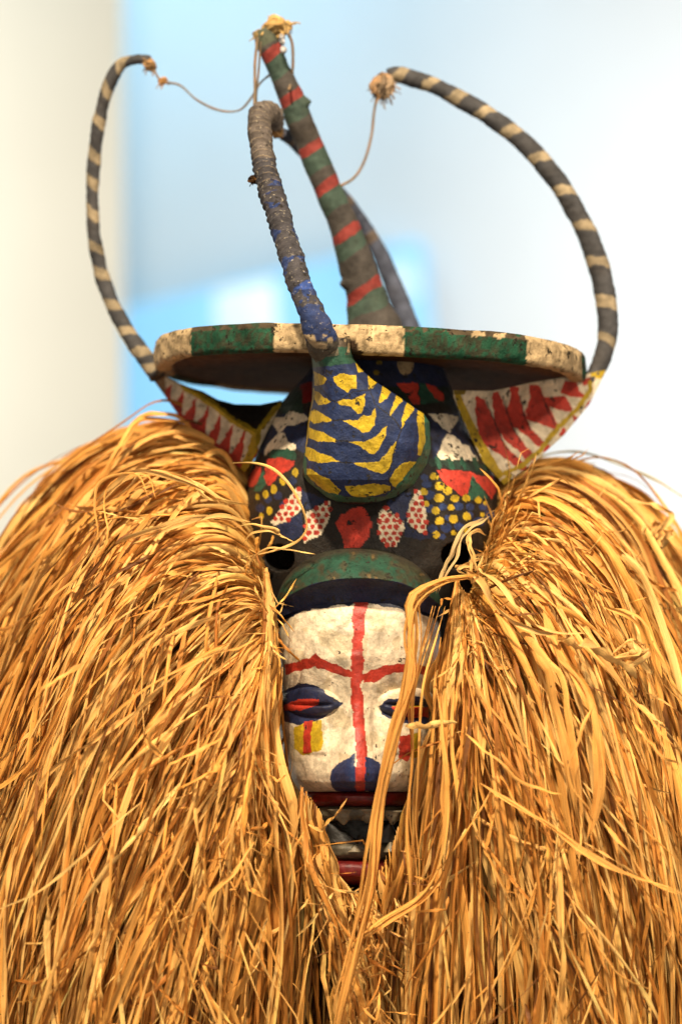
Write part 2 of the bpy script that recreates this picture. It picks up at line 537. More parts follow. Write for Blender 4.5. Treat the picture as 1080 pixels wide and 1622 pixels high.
    for k, q in enumerate(dia):
        p.poly(q, WHT)
        q = np.array(q, float); rr = np.random.default_rng(k)
        x0, y0 = q.min(0); x1, y1 = q.max(0)
        r = 0
        yv = y0 + 4
        while yv < y1 + 2:
            xv = x0 + 2 + (r % 2) * 5.5
            while xv < x1 + 2:
                xx, yy_ = xv + rr.normal(0, .8), yv + rr.normal(0, .8)
                if inpoly(np.array([xx]), np.array([yy_]), (q - q.mean(0)) * 1.02 + q.mean(0))[0]:
                    p.dot(xx, yy_, 3.5 + rr.random() * 1.0, RED * .95)
                xv += 11
            yv += 9.3; r += 1
    p.poly([(559, 803), (575, 803), (582, 812), (588, 828), (584, 850), (566, 870), (548, 872), (541, 850), (531, 830), (541, 815)], RED)
    p.poly([(553, 845), (562, 836), (570, 850), (555, 868)], RED * 1.3)
    # back of the helmet: broad plain bands
    C = p.c
    zb = V[..., 2]
    bk = V[..., 1] > 0.03
    C[bk] = BLK
    band = bk & (np.sin(zb * 150) > 0.4)
    C[band] = DRD
    return mesh_obj('helmet', V, grid_faces(n, V.shape[1]), M_paint, root, C, extra=[list(range(V.shape[1]))])


helmet()


# ---- snout (blue and yellow, green border)
SN_L = [(535, 495), (562, 493), (589, 496), (633, 494), (660, 489), (700, 485), (733, 480), (752, 479), (764, 488), (787, 516), (794, 532), (799, 552)]
SN_R = [(535, 556), (549, 556), (567, 560), (582, 571), (602, 593), (622, 624), (644, 655), (655, 671), (669, 680), (711, 682), (735, 676), (767, 656), (787, 627), (795, 600), (799, 575)]


def snout():
    n, m = 330, 300
    py = np.linspace(535, 799, n)
    L = interp(py, SN_L)[:, None]; R = interp(py, SN_R)[:, None]
    s = np.linspace(-1, 1, m)[None]
    s = np.sign(s) * (1 - (1 - np.abs(s)) ** 1.5)
    px = (L + R) / 2 + (R - L) / 2 * s
    yf = interp(py, [(535, -.168), (560, -.171), (620, -.170), (700, -.170), (760, -.163), (785, -.153), (799, -.128)])[:, None]
    yb = interp(py, [(535, -.11), (600, -.06), (700, -.08), (799, -.095)])[:, None]
    prof = (1 - np.abs(s) ** 4.5) ** 0.40
    y = yb + (yf - yb) * prof
    # shallow ridge along the dark seam
    seam = interp(py, [(535, 530), (560, 545), (640, 592), (700, 625), (799, 600)])[:, None]
    y = y - 0.004 * np.exp(-((px - seam) / 40.) ** 2) * prof
    V = P(px, np.repeat(py[:, None], m, 1), y)
    V[..., 1] += fbm(V, 60, 9, 3) * 0.0009
    p = Paint(V, BLU * .75, .8, 11)
    X, Y = p.X, p.Y
    # yellow strokes, traced
    def c1(pts): return [(460 + a / 4.5, 500 + b / 4.5) for a, b in pts]
    yel = [[(165, 395), (195, 415), (235, 425), (258, 455), (240, 480), (195, 505), (170, 500)],
           [(305, 440), (350, 415), (380, 408), (420, 425), (470, 422), (472, 520), (430, 520), (405, 550), (370, 520), (330, 500), (310, 465)],
           [(458, 325), (490, 345), (520, 375), (520, 395), (482, 408)],
           [(550, 420), (600, 450), (622, 470), (600, 500), (582, 520), (556, 524)],
           [(655, 488), (690, 520), (718, 545), (690, 590), (650, 615), (628, 620)],
           [(755, 562), (790, 580), (802, 605), (760, 650), (735, 680), (712, 718), (708, 690)],
           [(830, 615), (882, 660), (860, 700), (820, 750), (790, 810), (795, 740)],
           [(905, 675), (945, 690), (962, 760), (965, 900), (930, 992), (905, 990), (915, 850), (900, 750)],
           [(172, 535), (200, 545), (240, 580), (292, 615), (250, 630), (195, 642), (172, 600)],
           [(332, 615), (380, 595), (440, 600), (480, 575), (510, 572), (530, 548), (530, 640), (505, 695), (480, 700), (430, 650), (350, 635)],
           [(150, 680), (175, 670), (225, 695), (300, 745), (270, 755), (170, 768), (135, 745)],
           [(372, 748), (480, 742), (520, 712), (560, 715), (605, 660), (608, 715), (598, 780), (550, 835), (515, 832), (440, 785)],
           [(130, 795), (180, 815), (240, 835), (340, 890), (330, 900), (190, 900), (130, 870)],
           [(412, 898), (530, 895), (560, 880), (610, 860), (650, 810), (686, 782), (680, 850), (630, 950), (600, 985), (560, 980), (500, 930)],
           [(112, 935), (180, 960), (220, 985), (280, 1000), (352, 1040), (280, 1045), (200, 1048), (130, 1030), (105, 990)],
           [(442, 1052), (560, 1045), (620, 1040), (680, 990), (720, 930), (755, 895), (745, 970), (705, 1090), (650, 1130), (600, 1115), (520, 1080)],
           [(118, 1090), (160, 1100), (230, 1150), (280, 1165), (330, 1225), (360, 1245), (340, 1280), (280, 1275), (200, 1210), (115, 1140)],
           [(392, 1215), (460, 1215), (600, 1195), (710, 1215), (715, 1245), (650, 1270), (500, 1302), (430, 1280), (392, 1245)],
           [(735, 1110), (790, 1055), (850, 1040), (900, 1035), (880, 1085), (830, 1150), (765, 1232), (725, 1215), (705, 1165)]]
    for q in yel:
        q = np.array(c1(q)); ctr = q.mean(0)
        p.poly(((q - ctr) * 1.0 + ctr).tolist(), YEL)
    # yellow sliver down the left edge
    p.line(c1([(165, 520), (160, 600), (140, 680), (128, 800), (110, 950), (90, 1080), (100, 1120)]), 2.2, YEL * .9)
    # dark seams
    blk = BLK * .9
    p.line(c1([(560, 500), (600, 630), (720, 720), (790, 810), (745, 940), (700, 1150), (720, 1240)]), 1.6, blk)
    p.line(c1([(190, 490), (300, 610), (380, 590), (440, 545), (560, 530), (640, 460)]), 1.4, blk)
    p.line(c1([(300, 745), (380, 745)]), 2, blk); p.line(c1([(340, 890), (410, 895)]), 2, blk); p.line(c1([(350, 1045), (445, 1050)]), 2, blk)
    # darker blue brushing
    # green border
    bl = interp(py, [(535, 493), (640, 488), (700, 484), (764, 494), (785, 524), (799, 570)])[:, None]
    e1 = (X < interp(Y, [(690, 484), (700, 482), (730, 485), (752, 486), (770, 502), (780, 520), (789, 560)])) & (Y > 690)
    e2 = (X > interp(Y, [(640, 672), (665, 674), (700, 676), (722, 668), (735, 658), (760, 640), (778, 622), (786, 612), (791, 560)]) - 2.5) & (Y > 655)
    p.mask(e1 | e2 | (Y > 787), GRN * 1.25)
    p.mask((Y > 795) | (vn(p.p2, 1 / 5., 77) > .72) & (e1 | e2), BLK)
    # neck, green over bare dusty wood
    nk = Y + 0.12 * (X - 520)
    p.mask((nk < 580), GRN * .75)
    p.mask((nk < 565) & (vn(p.p2, 1 / 9., 4) > -0.1), lin((92, 84, 66)))
    p.mask((nk < 552), lin((84, 72, 58)))
    p.mask((nk < 562) & (X > 545) & (vn(p.p2, 1 / 6., 8) > 0.25), CRM * .8)
    return mesh_obj('snout', V, grid_faces(n, m), M_paint, root, p.c)


snout()


# ---- visor above the face
def visor():
    prof = spline([(873, -.085, 0), (878, -.120, 0), (890, -.143, 0), (908, -.158, 0), (922, -.167, 0), (928, -.167, 0), (940, -.158, 0), (964, -.149, 0)], 170)
    th = np.radians(np.linspace(-90, 90, 300))
    st, ct = np.sin(th)[None], np.cos(th)[None]
    pyv, yv = prof[:, 0][:, None], prof[:, 1][:, None]
    base = 958 + 26 * st ** 2
    py = base - (964 - pyv) * (np.abs(ct) ** 0.56) - 4 * ct
    bul = np.clip((pyv - 873) / 60, 0, 1) ** .5
    px = 568 + (130 + 5 * bul) * np.sign(st) * np.abs(st) ** .9
    y = -0.07 + (yv + 0.07) * (np.abs(ct) ** 0.75)
    V = P(px, py, y)
    V[..., 1] += fbm(V, 40, 13, 3) * 0.0018
    p = Paint(V, GRN * .6, 2.2, 21)
    a = vn(p.p2, 1 / 16., 3) + .5 * vn(p.p2, 1 / 5., 6)
    p.c += (lin((62, 62, 42)) * .8 - p.c) * np.clip(a * 1.6 + .2, 0, 1)[..., None]
    p.mask(a > 0.95, lin((96, 78, 46)))
    rowi = np.repeat(pyv, 300, 1) + 2 * vn(p.p2, 1 / 12., 5)
    p.c += (lin((56, 50, 38)) * .8 - p.c) * np.clip((892 - rowi) / 10., 0, .9)[..., None]
    p.mask(rowi > 926, DBL * .9)
    return mesh_obj('brow_visor', V, grid_faces(170, 300), M_paint, root, p.c)


visor()


# ---- face
def face_front(px, py):
    pass


def face():
    n, m = 430, 330
    py = np.linspace(945, 1254, n)
    th = np.radians(np.linspace(-98, 98, m))
    hw = interp(py, [(945, 126), (1000, 130), (1080, 130), (1150, 127), (1200, 118), (1235, 106), (1254, 96)])[:, None]
    yf = interp(py, [(945, -.146), (970, -.153), (1000, -.157), (1040, -.157), (1075, -.152), (1110, -.147), (1150, -.148), (1190, -.152), (1225, -.155), (1242, -.153), (1250, -.146), (1254, -.132)])
    yf = np.convolve(np.pad(yf, 6, 'edge'), np.ones(13) / 13, 'valid')
    yf = np.minimum(yf[:, None] + 0 * hw, 0)
    yf[-8:] = yf[-8:] * 1.0
    st, ct = np.sin(th)[None], np.cos(th)[None]
    px = 568 + hw * np.sign(st) * np.abs(st) ** .88
    yb = -0.055
    y = yb + (yf - yb) * np.sign(ct) * np.abs(ct) ** .70
    py2 = np.repeat(py[:, None], m, 1)
    # nose
    nw = interp(py, [(945, 30), (1060, 16), (1140, 20), (1190, 30), (1225, 38), (1254, 36)])[:, None]
    nh = interp(py, [(945, 0), (1030, 0.001), (1070, .006), (1120, .011), (1180, .017), (1215, .022), (1238, .022), (1248, .014), (1254, .0)])[:, None]
    y = y - nh * np.exp(-np.abs((px - 566) / nw) ** 2.6)
    # eyes: sunk socket, raised lid with a slit
    for ex, sg in ((492, -1), (644, 1)):
        dx = (px - ex) / 50; dy = (py2 - 1112) / 34
        y = y + 0.006 * np.exp(-(dx ** 2 + dy ** 2) * 1.2)
        lx = (px - ex) / 46; ly = (py2 - 1112 - 0.04 * (px - ex) * -sg) / 23
        r = lx ** 2 + ly ** 2
        y = y - 0.0085 * np.clip(1 - r, 0, 1) ** .6
        y = y + 0.005 * np.exp(-((py2 - 1116 + 0.0 * px) / 2.6) ** 2) * np.clip(1 - (lx / .8) ** 2, 0, 1)
        # cheek block under the eye
        y = y - 0.0022 * (1 / (1 + np.exp(-(22 - np.abs(px - (ex + 3 * -sg))) / 1.5))) * (1 / (1 + np.exp(-(26 - np.abs(py2 - 1168)) / 1.5)))
    V = P(px, py2, y)
    V[..., 1] += fbm(V, 55, 23, 4) * 0.0010
    p = Paint(V, WHT, 1.7, 31)
    X, Y = p.X, p.Y
    p.mask(Y < 957 + 28 * ((X - 568) / 130) ** 2 + 2.5 * vn(p.p2, 1 / 8., 3), DBL * .8)
    side = np.abs(X - 568) > 127
    p.mask(side, DBL * .6)
    # thin washed patches
    w = fbm(p.p2, 1 / 26., 44)
    p.c[(w > .30) & (Y > 960 + 28 * ((X - 568) / 130) ** 2) & ~side] = WHT * np.array([.84, .81, .74])
    def c6(pts): return [(380 + a / 2.842, 860 + b / 2.842) for a, b in pts]
    def c6x(pts): return [(568 + (x - 568) * 1.25, y) for x, y in c6(pts)]
    # red lines
    p.poly(c6x([(520, 255), (572, 255), (556, 330), (558, 400), (545, 450), (552, 530), (548, 600), (540, 640), (552, 700), (556, 800), (560, 900), (565, 960), (560, 1050), (560, 1128), (506, 1128), (512, 1040), (528, 1000), (520, 900), (515, 800), (508, 700), (505, 600), (508, 500), (515, 400), (510, 340)]), RED * .95)
    p.poly(c6([(200, 545), (260, 533), (320, 518), (340, 498), (370, 520), (425, 545), (500, 575), (515, 612), (470, 600), (400, 575), (340, 558), (250, 580), (205, 600)]), RED * .9)
    p.poly(c6([(540, 600), (600, 570), (660, 550), (740, 542), (860, 555), (860, 590), (700, 585), (660, 598), (600, 632), (560, 630)]), RED)
    # eyes
    p.poly(c6([(160, 700), (215, 652), (290, 630), (355, 648), (412, 694), (462, 722), (425, 752), (374, 792), (300, 822), (240, 812), (160, 790)]), DBL * 1.05)
    p.poly(c6([(200, 728), (260, 705), (320, 698), (358, 705), (350, 730), (300, 748), (240, 758), (200, 755)]), RED)
    p.poly(c6([(625, 735), (660, 705), (730, 695), (800, 690), (900, 720), (900, 800), (800, 830), (700, 800), (640, 775)]), DBL * 1.0)
    p.poly(c6([(680, 740), (760, 735), (850, 740), (850, 785), (760, 785), (690, 755)]), RED)
    p.poly(c6([(680, 738), (760, 728), (830, 735), (760, 745)]), YEL)
    # cheek marks
    p.poly(c6([(240, 830), (285, 812), (370, 800), (374, 900), (365, 935), (280, 958), (245, 930)]), YEL * .9)
    p.poly(c6([(285, 805), (325, 800), (318, 900), (322, 945), (282, 948), (288, 880)]), RED * .85)
    p.poly(c6([(715, 870), (770, 860), (770, 960), (750, 985), (715, 970)]), RED * .8)
    p.poly(c6([(770, 860), (810, 855), (810, 960), (770, 975)]), YEL * .8)
    # nose tip
    p.poly(c6([(405, 1040), (435, 1000), (490, 965), (520, 945), (520, 1128), (430, 1118), (405, 1080)]), BLU * .95)
    p.poly(c6([(565, 960), (600, 972), (625, 985), (640, 1040), (620, 1120), (562, 1120)]), BLU * .95)
    f = mesh_obj('face', V, grid_faces(n, m), M_face, root, p.c)
    return f


FACE = face()


def lip_band(name, py0, py1, hw, yf, th, col, seed, cx=568, yb=-.05, e=.62):
    """a carved band that runs round the muzzle"""
    n, m = 44, 220
    t = np.linspace(0, 1, n)[:, None]
    a = np.radians(np.linspace(-95, 95, m))[None]
    st, ct = np.sin(a), np.cos(a)
    prof = np.clip(1 - np.abs(2 * t - 1) ** 3, 0, 1) ** .5
    py = py0 + (py1 - py0) * t + 0 * a
    px = cx + (hw + 3 * prof) * np.sign(st) * np.abs(st) ** .88
    y = yb + (yf + th * (1 - prof) - yb) * np.sign(ct) * np.abs(ct) ** e
    V = P(px, py, y)
    V[..., 1] += fbm(V, 60, seed, 3) * 0.0012
    p = Paint(V, col, 1.5, seed)
    p.mask(fbm(p.p2, 1 / 14., seed) > .5, col * .75)
    return mesh_obj(name, V, grid_faces(n, m), M_face, FACE, p.c)


lip_band('upper_lip', 1251, 1279, 92, -.140, .03, DRD * .75, 51)
lip_band('gum', 1276, 1300, 88, -.134, .012, lin((108, 98, 78)) * .65, 52)
lip_band('gum', 1334, 1362, 80, -.132, .012, lin((112, 102, 82)) * .65, 53)
lip_band('lower_lip', 1357, 1404, 84, -.134, .03, DRD * .7, 54)
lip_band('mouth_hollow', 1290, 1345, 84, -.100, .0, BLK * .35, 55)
lip_band('chin', 1400, 1450, 70, -.128, .04, BLK, 56)


def tooth(cx, w, py0, py1, tipdx, yt, col):
    """wedge tooth: four-sided, tapering to a worn tip"""
    n, m = 14, 16
    t = np.linspace(0, 1, n)[:, None]; a = np.linspace(0, 2 * np.pi, m, endpoint=False)[None]
    ww = w / 2 * (1 - t) ** .8 + 1.2
    px = cx + tipdx * t + ww * np.cos(a); py = py0 + (py1 - py0) * t + 0 * a
    y = yt + 0.006 * (1 - .6 * t) * np.sin(a) * (np.abs(np.sin(a)) ** .2)
    V = P(px, py, y); V += fbm(V, 220, int(cx), 2)[..., None] * 0.0006
    C = np.empty(V.shape); C[:] = col
    tube_obj('tooth', V, M_face, FACE, C)


TW = lin((140, 126, 100)) * .7
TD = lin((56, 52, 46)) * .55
for cx, w, a, b, dx, y, c in ((500, 22, 1290, 1312, -3, -.125, TW), (541, 44, 1282, 1306, 4, -.130, TW), (584, 44, 1282, 1304, -2, -.130, TW), (622, 34, 1284, 1306, 0, -.128, TW),
                              (652, 22, 1290, 1310, 2, -.120, TW), (545, 54, 1336, 1302, -24, -.122, TD), (605, 54, 1336, 1304, 12, -.122, TD), (570, 18, 1344, 1322, 0, -.124, TD),
                              (618, 22, 1350, 1334, 0, -.129, TW), (562, 26, 1350, 1338, 0, -.129, TW)):
    tooth(cx, w, a, b, dx, y, c)


# ---- round platform
def platform():
    R = 0.1715; h = 0.0110
    prof = []
    for a in np.linspace(-90, 90, 26):       # rounded rim
        ca, sa = math.cos(math.radians(a)), math.sin(math.radians(a))
        prof.append((R - 0.007 + 0.007 * ca ** .6, h * math.copysign(abs(sa) ** .55, sa)))
    inner_b = [(r, -h + 0.003 + 0.004 * (1 - r / R)) for r in np.linspace(0.001, R - 0.016, 40)]
    lipb = [(R - 0.012, -h + 0.0005)]
    inner_t = [(r, h - 0.003) for r in np.linspace(R - 0.016, 0.001, 24)]
    prof = np.array(inner_b + lipb + prof + inner_t)
    m = 720
    a = np.linspace(0, 2 * np.pi, m, endpoint=False)
    r, z = prof[:, 0][:, None], prof[:, 1][:, None]
    ne = 2.45
    wob = ((np.abs(np.cos(a)) ** ne + np.abs(np.sin(a)) ** ne) ** (-1 / ne))[None] + .006 * np.sin(a * 2 + 1)[None] + .004 * np.sin(a * 5)[None]
    X = r * np.cos(a)[None] * wob; Y = r * np.sin(a)[None] * wob; Z = z + 0 * X
    pt, rl = math.radians(-3.1), math.radians(2.0)
    Y2 = Y * math.cos(pt) - Z * math.sin(pt); Z2 = Y * math.sin(pt) + Z * math.cos(pt)
    X3 = X * math.cos(rl) + Z2 * math.sin(rl); Z3 = -X * math.sin(rl) + Z2 * math.cos(rl)
    c = P(586, 578, 0.03)
    V = np.stack([X3, Y2, Z3], -1) + c
    d = fbm(V, 26, 61, 2) * 0.0012
    V[..., 2] += d * (np.abs(z) > h * .6)
    V[..., :2] += (fbm(V, 90, 66, 3) * 0.0011)[..., None] * np.stack([np.cos(a), np.sin(a)], -1)[None] * (r > R - 0.02)[..., None]
    p = Paint(V, (.080, .034, .013), 2.0, 63)
    rim = np.repeat((r > R - 0.0135), m, 1)
    # front segments are where the brush left them; round the back they simply go on alternating
    ang = np.repeat(np.degrees(a)[None], len(prof), 0)
    frontv = V[..., 1] < 0.03
    Xp = p.X
    seg = np.zeros(Xp.shape, int)
    cream = ((Xp < 303) | ((Xp > 434) & (Xp < 639)) | ((Xp > 832) & (Xp < 921)))
    back_cream = (np.floor((ang + 10) / 30).astype(int) % 2 == 0)
    isc = np.where(frontv, cream, back_cream)
    col = np.where(isc[..., None], CRM, lin((40, 82, 60)) * .75)
    dkw = np.clip((fbm(p.p2, 1 / 5., 71, 4) + .5 * vn(p.p2, 1 / 30., 9)) * 1.3 + .15, 0, .9) * ~isc
    col = col + (lin((58, 54, 40)) * .8 - col) * dkw[..., None]
    dkc = np.clip(fbm(p.p2, 1 / 6., 75, 4) * 1.2 - .35, 0, .7) * isc
    col = col + (lin((90, 74, 50)) - col) * dkc[..., None]
    topz = np.repeat(z > h * .55, m, 1) & (fbm(p.p2, 1 / 15., 73) > -.35) & ~isc
    col = np.where(topz[..., None], lin((78, 66, 50)), col)
    for x, y in ((758, 529), (792, 531)):
        q = (np.abs(Xp - x) < 9) & (np.abs(p.Y - y) < 4) & frontv
        col = np.where(q[..., None], CRM * .9, col)
    # worn break beside the front horn
    q = inpoly(Xp, p.Y, [(533, 532), (552, 534), (563, 540), (566, 552), (578, 560), (556, 562), (548, 550), (536, 545)]) & frontv
    col = np.where(q[..., None], lin((52, 38, 26)), col)
    C = np.where(rim[..., None], col, p.c)
    topi = np.repeat((z > 0) & (r < R - .0135), m, 1)
    C[topi] = lin((74, 62, 48))
    n = len(prof)
    return mesh_obj('platform', V, grid_faces(n, m, True), M_rim, root, C, extra=[list(range(m))[::-1], [(n - 1) * m + k for k in range(m)]])


platform()


# ---- ears
def lerp_edges(T, B, n, m):
    t = spline([(x, y, 0) for x, y in T], m)[:, :2]; b = spline([(x, y, 0) for x, y in B], m)[:, :2]
    v = np.linspace(0, 1, n)[:, None, None]
    g = t[None] * (1 - v) + b[None] * v
    return g[..., 0], g[..., 1]


def poly_edges(T, B, n, m):
    def rs(E):
        E = np.array(E, float); L = np.concatenate([[0], np.cumsum(np.linalg.norm(np.diff(E, axis=0), axis=1))]); s = np.linspace(0, L[-1], m)
        return np.stack([np.interp(s, L, E[:, 0]), np.interp(s, L, E[:, 1])], 1)
    v = np.linspace(0, 1, n)[:, None, None]
    g = rs(T)[None] * (1 - v) + rs(B)[None] * v
    return g[..., 0], g[..., 1]


def thick(name, V, C, th, mat, parent):
    """front sheet plus a back sheet th behind it, joined round the border"""
    n, m = V.shape[:2]
    Bk = V.copy(); Bk[..., 1] += th
    b1 = grid_faces(n, m); b2 = b1[:, ::-1] + n * m
    ring = [i for i in range(m)] + [(i + 1) * m - 1 for i in range(1, n)] + [(n - 1) * m + i for i in range(m - 2, -1, -1)] + [i * m for i in range(n - 2, 0, -1)]
    r = np.array(ring); r2 = np.roll(r, -1)
    side = np.stack([r, r + n * m, r2 + n * m, r2], -1)
    return mesh_obj(name, np.concatenate([V.reshape(-1, 3), Bk.reshape(-1, 3)]), np.vstack([b1, b2, side]), mat, parent,
                    np.concatenate([C.reshape(-1, 3), (C * .8).reshape(-1, 3)]))


def right_ear():
    n, m = 190, 300
    px, py = poly_edges([(718, 618), (750, 619), (780, 619), (810, 613), (840, 606), (880, 600), (920, 594), (958, 586)],
                        [(718, 628), (744, 690), (765, 732), (798, 768), (845, 732), (892, 690), (933, 640), (958, 590)], n, m)
    y = interp(px, [(718, -.045), (800, -.022), (880, .000), (958, .022)]) + 0.02 * np.exp(-((px - 830) / 60) ** 2 - ((py - 650) / 45) ** 2)
    V = P(px, py, y); V[..., 1] += fbm(V, 60, 81, 3) * .0012
    p = Paint(V, WHT * .85, 1.2, 83)
    def c4(q): return [(700 + a / 3.857, 560 + b / 3.857) for a, b in q]
    for q in ([(230, 270), (270, 290), (300, 370), (330, 440), (360, 520), (400, 590), (460, 650), (490, 690), (455, 705), (400, 650), (320, 590), (250, 540), (232, 420), (225, 330)],
              [(325, 250), (360, 245), (385, 330), (410, 380), (430, 450), (480, 540), (530, 600), (540, 640), (500, 650), (450, 580), (385, 520), (340, 440), (330, 340)],
              [(430, 215), (470, 215), (480, 300), (510, 390), (540, 460), (600, 530), (605, 560), (560, 550), (500, 490), (440, 440), (410, 340), (430, 290)],
              [(540, 200), (590, 205), (640, 320), (690, 440), (670, 455), (600, 430), (530, 400), (520, 350), (550, 270)],
              [(630, 270), (740, 262), (780, 330), (770, 355), (690, 335), (632, 310)],
              [(760, 170), (820, 175), (830, 230), (860, 250), (880, 265), (820, 270), (760, 250), (735, 245)],
              [(860, 160), (900, 140), (910, 180), (860, 195)],
              [(900, 290), (940, 240), (975, 190), (960, 240), (900, 330), (880, 330)],
              [(800, 370), (840, 400), (820, 430), (805, 420)], [(740, 450), (755, 480), (720, 510), (715, 490)], [(640, 560), (660, 560), (640, 600), (620, 600)]):
        q2 = np.array(c4(q)); ce = q2.mean(0); q2 = (q2 - ce) * np.array([1.22, 1.06]) + ce
        p.poly(q2.tolist(), RED * .95)
    for q in ([(270, 290), (300, 370), (330, 440), (360, 520), (400, 590)], [(365, 260), (400, 370), (430, 450), (480, 540)], [(475, 260), (500, 380), (540, 470)], [(600, 240), (690, 440)]):
        p.line(c4(q), 1.8, BLK)
    p.poly(c4([(75, 230), (110, 240), (150, 340), (200, 440), (240, 520), (290, 600), (340, 680), (375, 740), (330, 790), (250, 660), (160, 480), (85, 300)]), YEL * .82)
    p.line(c4([(380, 730), (480, 690), (600, 590), (700, 460), (820, 340), (900, 230), (905, 170)]), 7.5, YEL * .72)
    p.line(c4([(360, 800), (410, 750)]), 10, YEL * .7)
    p.dot(948, 590, 14, YEL * .75, 10)
    p.poly([(716, 610), (742, 610), (735, 625), (718, 625)], YEL * .35)
    thick('ear', V, p.c, .009, M_paint, root)


def left_ear():
    n, m = 190, 300
    px, py = poly_edges([(236, 586), (262, 597), (300, 613), (322, 620), (345, 633), (372, 640), (412, 641), (446, 634)],
                        [(236, 592), (262, 628), (283, 658), (330, 702), (388, 748), (405, 722), (425, 680), (446, 640)], n, m)
    y = interp(px, [(236, .045), (300, .02), (360, -.012), (405, -.035), (446, -.02)])
    # fold along the yellow ridge: the inside of the ear falls away behind it
    ridge = interp(px, [(236, 585), (300, 617), (342, 643), (368, 665), (405, 686), (425, 664), (446, 640)])
    y = y + np.clip((ridge - py) / 50., 0, 1) * .045
    V = P(px, py, y); V[..., 1] += fbm(V, 60, 91, 3) * .0012
    p = Paint(V, WHT * .8, 1.8, 93)
    X, Y = p.X, p.Y
    lowr = interp(X, [(236, 600), (262, 628), (283, 658), (330, 702), (388, 748)])
    # saw teeth of red, rising from the outer edge
    u = (X - 250) / 150.
    saw = np.abs(((X + (Y - 640) * .35 - 250) / 24.) % 1 - .42) * 2
    across = (Y - ridge - 5) / np.maximum(lowr - ridge - 5, 8)
    p.mask(across > saw * 1.1 - .05, RED * .85)
    p.mask((across > .8), RED * .7)
    inside = Y < ridge - 3
    p.mask(inside & (X > 285), BLK * .6)
    p.line([(292, 612), (342, 643), (368, 665), (405, 686)], 11, YEL * .75)
    p.line([(404, 688), (424, 664), (444, 640)], 9, YEL * .7)
    p.line([(408, 686), (400, 712), (388, 742)], 13, YEL * .7)
    p.mask(X < 262, lin((120, 90, 60)))
    thick('ear', V, p.c, .009, M_paint, root)


right_ear()
left_ear()


# ---- horns; the haze over them is put into greyed colours
def arclen_px(path, n):
    p = np.array(path, float)
    w = P(p[:, 0], p[:, 1], p[:, 2])
    return w


def banded_horn(path, bands, seed, name='side_horn'):
    n, m = 420, 40
    V, L, a = tube(path, n, m, lambda b, l, an: fbm(b, 70, seed, 3) * .0007 - .0004 + .0001 * np.sin(l * 900 + 3 * an))
    cen = V.mean(1); X, Y = Q(cen)
    C = np.empty(V.shape); C[:] = HBK
    bl = [L[np.argmin((X - bx) ** 2 + (Y - by) ** 2)] for bx, by in bands]
    slant = 0.0042 * np.cos(a - 1.2)[None]
    s = L[:, None] + slant + 0.0016 * vn(V, 170, seed + 2) + .0007 * vn(V, 500, seed + 4)
    rr = np.random.default_rng(seed)
    for b in bl:
        w = .0036 + rr.random() * .0016
        C[np.abs(s - b) < w] = TAN * (.8 + .25 * rr.random())
    return tube_obj(name, V, M_horn, root, C)


LH = [(250, 594, .03, 30), (238, 577, .035, 30), (222, 555, .04, 27), (200, 524, .05, 26), (180, 484, .055, 25), (163, 440, .06, 24), (152, 390, .06, 22), (147, 340, .06, 21),
      (148, 280, .06, 21), (152, 230, .055, 21), (160, 182, .05, 21), (172, 138, .045, 21), (188, 107, .04, 20), (206, 96, .035, 17), (225, 94, .03, 15), (238, 94, .028, 13)]
hl = banded_horn(LH, [(196, 101), (176, 141), (162, 190), (152, 243), (147, 287), (147, 337), (154, 390), (166, 432), (182, 482), (202, 526), (226, 557), (243, 585)], 101)
RH = [(612, 118, .035, 18), (626, 118, .035, 25), (645, 122, .038, 28), (685, 135, .04, 27), (725, 155, .04, 28), (765, 178, .04, 29), (805, 206, .04, 30), (840, 237, .04, 31), (870, 271, .04, 32), (900, 315, .04, 32),
      (925, 362, .04, 33), (943, 405, .04, 34), (954, 448, .038, 34), (961, 492, .036, 33), (961, 535, .034, 31), (954, 565, .03, 29), (942, 590, .026, 26), (930, 606, .02, 22)]
hr = banded_horn(RH, [(633, 121), (681, 134), (726, 155), (767, 180), (810, 211), (855, 253), (893, 305), (924, 362), (944, 420), (957, 482), (960, 542)], 103)


